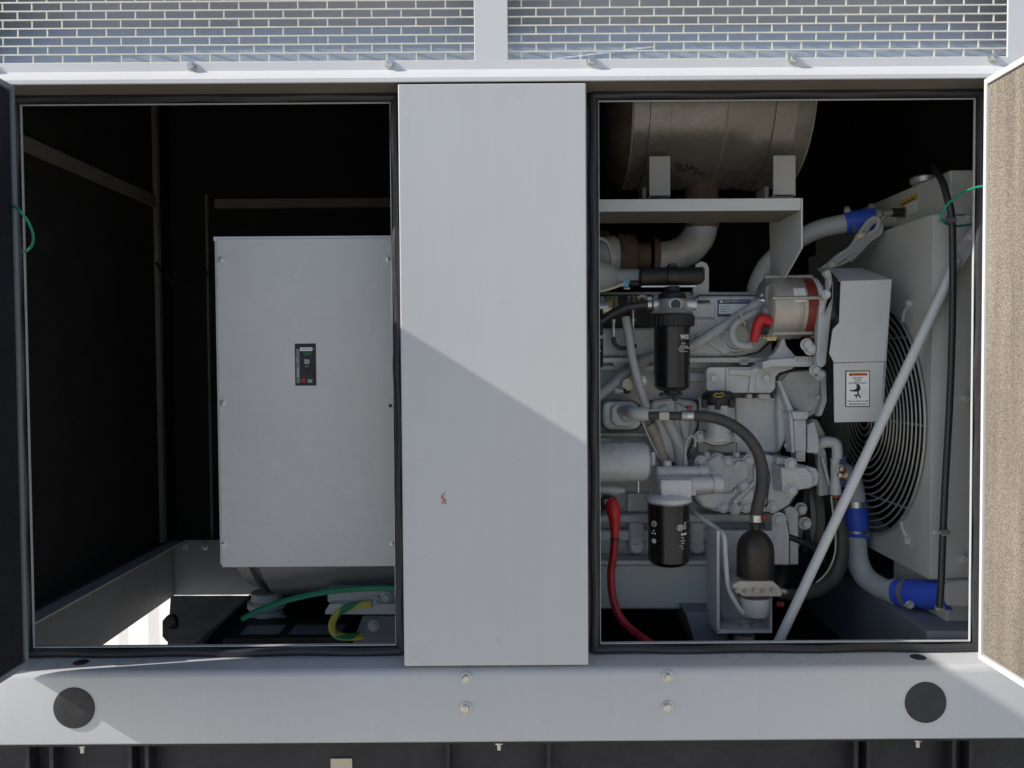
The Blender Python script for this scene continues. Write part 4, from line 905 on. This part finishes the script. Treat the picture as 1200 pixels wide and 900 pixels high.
# crank and fan pulleys in the dark
PU = thing('crank_pulley', 'dark crankshaft pulley and belt in the gap beside the engine front', 'pulley', P(955, 680, .55))
B().lathe((X(935,.57), .57, P(950,600,.57).z), (1,0,0), [(0,.06),(0,.10),(.01,.105),(.018,.09),(.026,.105),(.036,.10),(.036,.03),(.05,.03)], 44).build('wheel', 'trim', PU)
B().tube(p3([(948,560,.50),(944,580,.48),(943,605,.47),(948,635,.48),(955,652,.5)]), .008, 8).build('belt', 'rubber', PU)
bolts(PU, [P(943,613,.45), P(938,596,.46)], .012, .02, 'guard')
tag(B().tube(p3([(922,628,.45),(935,633,.45),(950,640,.46),(962,652,.48),(970,668,.5)]), .008, 10).build('power_hose', 'rubber'), 'black hose curving down in the dark gap between engine and radiator', 'hose')

# ------------------------------------------------------------------ belt guard with warning sticker
BG = thing('belt_guard', 'folded grey sheet belt guard carrying the orange and white warning sticker', 'belt guard', P(1010, 495, .28))
YG = .27
fr0 = [(985,333),(1045,331),(1034,495),(977,495),(977,426),(972,415),(976,386),(983,378)]
f0 = []
for x, y in fr0: f0.append(P(x, y, YG if y > 400 else YG+.0))
B().hull([P(x,y,YG) for x,y in [(977,425.5),(1036.5,424),(1033,494),(978,495)]], [P(x,y,YG)+Vector((0,.004,0)) for x,y in [(977,425.5),(1036.5,424),(1033,494),(978,495)]]).build('lower_sheet', 'guard', BG, bevel=.0012)
up_ = [(985.5,329.5,YG+.012),(1045,327.5,YG+.012),(1037.3,423.5,YG-.0002),(977.5,425,YG-.0002),(972,414,YG+.001),(976,386,YG+.005),(983.5,378,YG+.006)]
us = B().hull([P(*a) for a in up_], [P(*a)+Vector((0,.004,0)) for a in up_]).build('upper_sheet', 'guard', BG, bevel=.0012)
top = [P(957,314,YG+.17), P(1010,314,YG+.17), P(1045,327.3,YG+.0125), P(985.5,329.2,YG+.0125)]
B().hull(top, [t-Vector((0,0,.004)) for t in top]).build('top_sheet', 'guard', BG, bevel=.001)
sd_ = [P(1045,327.3,YG+.012), P(1034,494,YG+.001), P(1034,494,YG+.001)+Vector((0,.10,0)), P(1010,318,YG+.165)]
B().hull(sd_, [t-Vector((.003,0,0)) for t in sd_]).build('side_sheet', 'guard', BG)
b = B(); b.prism([(974,318),(985,331),(985,378),(979,362),(977,333)], YG+.03, YG+.034); b.build('back_sheet', 'foam', BG)  # black sheet standing in for the dark gap beside the guard
# sticker
YT = YG-.0012
stk = B().pbox(990.6, 434.2, 1019.6, 477, YT, YG-.0002).build('warning_sticker', 'ink', BG, bevel=.0004)
def sp_(a, b_, c, d, m, dy=.0005, name='field'): return B().pbox(a, b_, c, d, YT-dy, YT-.0001).build(name, m, stk)
sp_(991.8, 435.4, 1018.6, 475.9, 'white', .0004)
sp_(994.8, 436.8, 1016.4, 440.6, 'orange', .0007)
tri = B(); tri.prism([(995.6,440.2),(997.4,437.2),(999.2,440.2)], YT-.0010, YT-.0008); tri.build('alert_triangle', 'ink', stk)
yt = YT-.0006
text('WARNING', .0066, 'ink', P(999.6, 438.8, YT-.0010), stk, sx=1.05)
for i, t_ in enumerate(('FAN MAY','START','AUTOMATICALLY')): text(t_, .0052, 'ink', P(1005.3, 443.0+i*2.9, yt), stk, align='CENTER', bold=.00008)
text('SWITCH UNIT TO OFF', .0048, 'ink', P(1005.3, 470.3, yt), stk, align='CENTER', bold=.00008, sx=.98); text('BEFORE SERVICING', .0048, 'ink', P(1005.3, 473.6, yt), stk, align='CENTER', bold=.00008)
def ic(pts): B().prism(pts, yt-.0002, yt).build('hand_symbol', 'ink', stk)
ic([(1002.8,450.5),(1006.5,450),(1008.3,453),(1008.3,456.5),(1006.3,459),(1002,459),(996,458.3),(996,457),(1001.5,456.8),(1003.8,454.5),(1004.0,452.5)])
ic([(1004.6,459),(1006.2,459),(1006.5,461.5),(1009.2,465.5),(1008,466.6),(1005,462.8)])
ic([(1001,463),(1003.8,461.8),(1005,463),(1004,466.6),(1003,466.8),(1003.3,464),(1001.4,464.4)])
b = B(); c_ = P(1012.2, 461.5, yt); b.tube([c_+Vector((.0062*math.cos(t*.35), 0, .013*math.sin(t*.35))) for t in range(0,11)], .0003, 6, 1)
b.tube([c_+Vector((.0035*math.cos(t*.63), 0, .0035+.005*math.sin(t*.63))) for t in range(11)], .0003, 6, 1); b.build('fan_symbol', 'grayink', stk)

# ------------------------------------------------------------------ radiator, shroud, fan guard
XS = .95; RC_ = Vector((.947, .556, -.157)); RR = .309
RA = thing('radiator', 'large grey radiator and fan shroud at the end of the right bay', 'radiator', (1.04, .6, -.6))
yf0 = .238; ztop = P(1092,253,yf0).z; zbot = P(1085,677,yf0).z; yb0 = 1.0
# shroud face with a round mouth
b = B(); N_ = 64; Rm = RR-.003; inner, outer, innerb = [], [], []
for i in range(N_):
    a = 2*math.pi*i/N_+math.pi/N_; dy, dz = math.cos(a), math.sin(a)
    t = min(((yb0-RC_.y) if dy > 0 else (yf0-RC_.y))/dy if abs(dy) > 1e-6 else 9, ((ztop-RC_.z) if dz > 0 else (zbot-RC_.z))/dz if abs(dz) > 1e-6 else 9)
    t = max(t, Rm+.002)
    inner.append(b.bm.verts.new((XS, RC_.y+dy*Rm*.985, RC_.z+dz*Rm))); outer.append(b.bm.verts.new((XS, min(max(RC_.y+dy*t,yf0),yb0), min(max(RC_.z+dz*t,zbot),ztop)))); innerb.append(b.bm.verts.new((XS+.07, RC_.y+dy*Rm*.985, RC_.z+dz*Rm)))
for cy_, cz_ in ((yf0,ztop),(yf0,zbot),(yb0,ztop),(yb0,zbot)):
    v_ = min(outer, key=lambda v: (v.co.y-cy_)**2+(v.co.z-cz_)**2); v_.co.y = cy_; v_.co.z = cz_
for i in range(N_):
    j = (i+1)%N_; b.face([inner[i], inner[j], outer[j], outer[i]]); b.face([inner[i], inner[j], innerb[j], innerb[i]])
b.build('shroud_face', 'rad', RA)
B().box(XS-.0005, XS+.13, yf0-.004, yf0-.0005, zbot, ztop).build('shroud_front', 'rad', RA, bevel=.001)
B().box(XS, XS+.13, yf0, yb0, ztop, ztop+.003).build('shroud_top', 'rad', RA); B().box(XS, XS+.13, yf0, yb0, zbot-.003, zbot).build('shroud_bottom', 'rad', RA)
B().box(XS+.071, XS+.12, yf0+.01, yb0-.01, zbot+.01, ztop-.01).build('core', 'foam', RA)
B().box(XS+.13, 1.145, yf0+.02, yb0, zbot, ztop+.05).build('side_frame', 'rad', RA, bevel=.001)
# tanks
xt = P(1129,225,yf0).x; zt2 = P(1129,199,yf0).z
B().box(xt-.03, 1.145, yf0, yb0+.05, ztop-.03, zt2).build('top_tank', 'rad', RA, bevel=.004)
B().box(P(1106,700,yf0).x, 1.14, yf0-.01, yf0+.25, P(1110,733,yf0).z, zbot-.004).build('bottom_tank', 'rad', RA, bevel=.008)
plate('outlet_flange', [(1108,684),(1134,680),(1140,684),(1140,708),(1130,712),(1110,710)], yf0-.025, yf0-.011, 'rad', .004, RA)
B().lathe((xt+.005, .42, zt2), (0,0,1), [(0,.028),(.006,.028),(.010,.034),(.022,.034),(.026,.028),(.028,0)], 28).build('filler_cap', 'steel', RA)
ebolts([(1131,467),(1128,655),(1135,257)], yf0-.006, 5, 'rad', RA, .012)
for i in range(5): bolts(RA, [Vector((XS+.10, yf0-.0042, zbot+.06+i*.17))], .004, .004, 'rad')
# caution label lies on the tank's side face
xq = xt-.0302
def yzt(px, py, x=xq): return yz(px, py, x)
for (pa, m_, dx) in ((((1054,237),(1075,226),(1075,233),(1054,244)), 'yellow', .0), (((1056,244),(1075,234),(1075,247),(1058,254)), 'white', .0)):
    vs = [yzt(x, y, xq-.0006) for x, y in pa]; b = B(); b.face([b.bm.verts.new(v) for v in vs]); b.build('caution_label', m_, RA)
for i in range(4):
    b = B(); b.tube([yzt(1058, 246+i*2.2, xq-.001), yzt(1073, 238+i*2.4, xq-.001)], .0008, 5, 1); b.build('label_print', 'grayink', RA)
b = B(); b.tube([yzt(1057,240,xq-.001), yzt(1072,232,xq-.001)], .0018, 5, 1); b.build('label_print', 'ink', RA)
# fan and its guard
FG = B()
nr = 18
for i in range(nr):
    rr = RR-.0015-i*.0172; 
    if rr < .02: break
    FG.ring(RC_+Vector((-.004-.006*math.sin(min(1,i/7)*math.pi/2),0,0)), (1,0,0), rr, .0024 if i else .0034, 72, 6)
for dz_ in (.205, 0, -.205):
    hw = math.sqrt(RR*RR-dz_*dz_)
    FG.tube([RC_+Vector((.004-.036*math.cos(t*math.pi/2)**.5*.25*(1-abs(dz_)/RR)-.004, t*hw, dz_)) for t in (-1,-.85,-.6,-.3,0,.3,.6,.85,1)], .0028, 6, 2)
fg = FG.build('fan_guard', 'wiregrey', RA)
for a in (R(180-52), R(180+52), R(52), R(-52)):
    c1 = RC_+Vector((.0, math.cos(a)*RR, math.sin(a)*RR)); c2 = RC_+Vector((.006, math.cos(a)*(RR+.045), math.sin(a)*(RR+.045)*1.02))
    b = B(); b.tube([c1, (c1+c2)/2+Vector((-.006,0,.004)), c2], .0045, 8, 3); b.hexbolt(c2, .011, .014, (-1,0,0)); b.build('guard_clip', 'rad', fg)
fb = B()
for k in range(8):
    a = k*math.pi/4+.2; 
    def bl(r, da, dx): return RC_+Vector((.03+dx, math.cos(a+da)*r, math.sin(a+da)*r))
    fb.hull([bl(.07,-.12,.0),bl(.29,-.10,.0),bl(.30,.16,.035),bl(.07,.25,.03)], [v+Vector((.002,0,0)) for v in (bl(.07,-.12,.0),bl(.29,-.10,.0),bl(.30,.16,.035),bl(.07,.25,.03))])
fb.lathe(RC_+Vector((.01,0,0)), (1,0,0), [(0,.06),(.05,.075)], 32); fb.build('fan', 'plastic', RA)

# ------------------------------------------------------------------ coolant pipes
def pipeset(name, label, segs, base):
    t = thing(name, label, 'coolant pipe', base)
    for nm, pts, r, m_ in segs: B().tube(p3(pts), r, 26).build(nm, m_, t)
    return t
LP = pipeset('lower_coolant_pipe', 'bent grey coolant pipe low at right joined by bright blue hoses', [
    ('upper_pipe', [(988,552,.60),(993,556,.585),(999,565,.57),(1002,578,.55),(1003,590,.54)], .025, 'guard'),
    ('pipe', [(1003,625,.53),(1003,640,.52),(1005,658,.50),(1014,676,.47),(1030,688,.42),(1045,693,.38),(1058,695,.35)], [.0275,.0275,.028,.028,.0275,.0275,.0275], 'guard'),
    ('blue_hose', [(1002,582,.55),(1003,600,.545),(1003.5,618,.535),(1003.5,632,.525)], [.027,.0305,.031,.031], 'blue'),
    ('blue_hose', [(1053,694.5,.355),(1065,695.5,.33),(1085,696.5,.29),(1100,697,.26),(1112,697,.235)], .0335, 'blue')], P(1010, 733, .4))
b = B(); b.tube([P(1002.8,588,.548), P(1003,595,.546)], .0315, 28, 1); b.build('hose_clamp', 'zinc', LP)
b = B(); b.tube([P(1003.5,622,.534), P(1003.5,629,.528)], .0322, 28, 1); b.build('hose_clamp', 'zinc', LP)
b = B(); b.tube([P(1062,695.2,.337), P(1067,695.5,.326)], .0345, 28, 1); b.build('hose_clamp', 'alu', LP)
bb = B(); bb.hexbolt(P(1066,708.5,.285), .007, .012, (-.3,-1,0)); bb.cyl(P(1060,710,.29), P(1068,706,.28), .004, seg=10); bb.build('clamp_screw', 'steel', LP)
bb = B(); bb.hexbolt(P(1101,712,.21), .008, .010); bb.build('clamp_screw', 'steel', LP)
bb = B(); bb.tube([P(1050,693.9,.366), P(1053.5,694.6,.356)], .0335, 26, 1); bb.build('bead', 'guard', LP)
b = B(); cpt = P(1002.5, 656, .50)
for k in range(6): pass
UPP = pipeset('upper_coolant_pipe', 'upper grey coolant pipe rising from engine to radiator through a blue hose', [
    ('pipe', [(886,362,.58),(886,345,.58),(888,332,.58),(898,312,.58),(915,295,.575),(940,278,.565),(962,268,.555),(994,261,.54)], .0245, 'guard'),
    ('blue_hose', [(990,262,.545),(1000,260,.54),(1012,258,.535),(1024,257,.53)], .029, 'blue'),
    ('tank_pipe', [(1018,258,.535),(1040,256,.52),(1062,255,.50)], .0245, 'rad')], P(920, 350, .58))
b = B(); b.tube([P(996,261,.543), P(1001,260,.541)], .0300, 28, 1); b.build('hose_clamp', 'rail', UPP)
b = B(); b.tube([P(886,350,.58), P(886,343,.58)], .0262, 28, 1); b.build('hose_clamp', 'blue', UPP)
for px, py in ((993,247),(1021,244)):
    bb = B(); bb.hexbolt(P(px,py,.53), .007, .012, (-.4,-.6,.6)); bb.build('clamp_screw', 'steel', UPP)
HP = thing('heater_fitting', 'silver elbow and drain cock assembly with navy blue taps by the fan', 'pipe fitting', P(978, 582, .42))
B().tube(p3([(952,525,.45),(963,519,.44),(972,518,.43),(979,520,.425),(981,527,.42),(981,537,.42)]), [S(9,.44),S(7,.44),S(6.5,.43),S(6.5,.42),S(6,.42),S(6,.42)], 18).build('elbow', 'guard', HP)
B().lathe(P(979,537,.42), (0,0,-1), [(0,S(6,.42)),(.01,S(5,.42)),(.03,S(5.5,.42)),(.05,S(5,.42)),(.07,S(6.5,.42)),(.09,S(6.5,.42)),(.095,S(5,.42))], 24).build('stem', 'guard', HP)
B().pbox(984, 534, 991.5, 544.5, .41, .43).build('tap_handle', 'navy', HP, bevel=.002); B().pbox(984, 561, 991.5, 571, .41, .43).build('tap_handle', 'navy', HP, bevel=.002)
for px, py, m_ in ((987,551,'copper'),(982,556,'zinc'),(989,556,'brass'),(984,549,'zinc')):
    bb = B(); bb.hexbolt(P(px,py,.405), .007, .014); bb.build('fitting', m_, HP)
plate('bracket', [(958,520),(968,528),(972,560),(972,580),(960,582),(959,555)], .45, .47, 'guard', .003, HP); plate('pump_nose', [(944,492),(958,490),(968,508),(968,532),(956,535),(948,525)], .46, .52, 'engine', .008, HP)
plate('link', [(962,536),(965,536),(974,568),(971,570)], .43, .44, 'guard', .001, HP)
B().cyl(P(979,576,.42), P(979,583,.42), S(6.3,.42)).build('hose_clamp', 'copper', HP)
tag(B().tube(p3([(980,583,.42),(981,600,.43),(986,625,.44),(985,655,.44),(975,678,.43),(955,692,.40),(935,697,.37),(916,696,.32)]), [S(6,.42),S(6.5,.42),S(8,.42),S(9,.42),S(9,.42),S(8.5,.42),S(7,.4),S(6,.3)], 20).build('drain_hose', 'hose'), 'dark rubber hose sweeping from the tap fitting down behind the diagonal rod', 'hose')
tag(B().tube(p3([(974,582,.41),(976,600,.415),(979,625,.42),(978,650,.42),(968,672,.41),(950,688,.4)]), S(1.0,.41), 8).build('thin_wire', 'cream'), 'very thin pale wire beside the dark drain hose', 'wire')

# ------------------------------------------------------------------ brace rod and overflow hose
BR = thing('brace_rod', 'long pale grey diagonal rod crossing the fan guard', 'rod', P(915, 752, .2))
B().tube([P(905,768,.235), P(1122,305,.212)], S(5.8,.2), 22, 1).build('rod', 'paint', BR)
plate('flat_end', [(1114,312),(1121,295),(1133,275),(1139,266),(1145,270),(1143,292),(1131,308),(1124,318)], .206, .214, 'guard', .002, BR)
bolts(BR, [P(1137,278,.204)], .009, .012, 'guard')
OH = thing('overflow_hose', 'long thin black overflow hose hanging down the front of the radiator', 'hose', P(1103, 712, .2))
B().tube(p3([(1094,196,.30),(1104,212,.22),(1110,232,.19),(1115,252,.182),(1116.5,300,.182),(1116,380,.182),(1113,470,.182),(1108,560,.182),(1105,625,.182),(1103,680,.18),(1101,712,.18)]), S(3.9,.2), 14).build('hose', 'rubber', OH)
for px, py in ((1112,258),(1105,624)):
    b = B(); b.pbox(px-12, py-2.6, px+9, py+2.6, .170, .1735); b.tube([P(px-3,py,.182), P(px+5,py,.182)], S(5,.2), 12, 1); b.build('clip', 'zinc', OH, bevel=.0006)

# ------------------------------------------------------------------ wiring
WC = thing('wiring_conduit', 'ribbed grey wiring conduit running up to the alternator with a tied loop', 'conduit', P(860, 400, .40))
B().tube(p3([(790,416,.42),(808,407,.415),(830,394,.41),(850,381,.405),(870,368,.40),(885,358,.39),(903,349,.38)]), S(6.4,.4), 20).build('conduit', 'conduit', WC)
B().tube(p3([(905,356,.37),(888,365,.375),(872,373,.375),(861,381,.37),(858,392,.365),(863,402,.365),(874,405,.365),(882,404,.36)]), S(4.6,.37), 16).build('loop', 'gcable', WC)
B().tube(p3([(866,364,.365),(869,370,.355),(872,377,.36),(873,381,.365)]), S(1,.37), 8).build('tie', 'cream', WC)
CBL = thing('sensor_cable', 'bundle of grey sensor cable looped and tied below the blue hose', 'cable', P(1010, 300, .45))
base = [(962,318,.45),(972,312,.45),(985,302,.45),(998,292,.45),(1009,277,.45),(1018,262,.45),(1026,257,.45),(1031,262,.45),(1028,271,.45),(1016,280,.45),(1004,294,.45),(992,304,.45),(975,313,.45)]
for k in range(4):
    pts = [(x+random.uniform(-1,1)+(k-1.5)*1.6*(1 if i not in (5,6,7) else .6), y+(k-1.5)*1.3*(1 if i not in (0,12) else .3), Y+k*.004) for i, (x, y, Y) in enumerate(base)]
    B().tube(p3(pts[:12] if k%2 else pts), S(2.3,.45), 10).build('cable', 'gcable', CBL)
B().tube(p3([(1028,262,.46),(1034,256,.46),(1040,251,.46),(1046,249,.46)]), S(3,.46), 10).build('lead', 'alu', CBL)
for q1, q2 in (((1007,274),(1009,279)),((973,308),(975,313))): B().tube([P(*q1,.45), P(*q2,.45)], S(6.5,.45), 12, 1).build('tie', 'cream', CBL)
SE = thing('level_sensor', 'black and brown level sensor plugged into the radiator tank', 'sensor', P(1060, 256, .45))
B().cyl(P(1045,249,.45), P(1058,249,.45), S(5,.45)).build('connector', 'plastic', SE); B().lathe(P(1058,249,.45), (1,0,0), [(0,S(6,.45)),(S(4,.45),S(8,.45)),(S(12,.45),S(8,.45)),(S(16,.45),S(5,.45))], 8).build('sensor_body', 'rust_shade', SE)
B().cyl(P(1035,250,.45), P(1045,249,.45), S(3.5,.45)).build('collar', 'alu', SE)
bpy.context.view_layer.update()
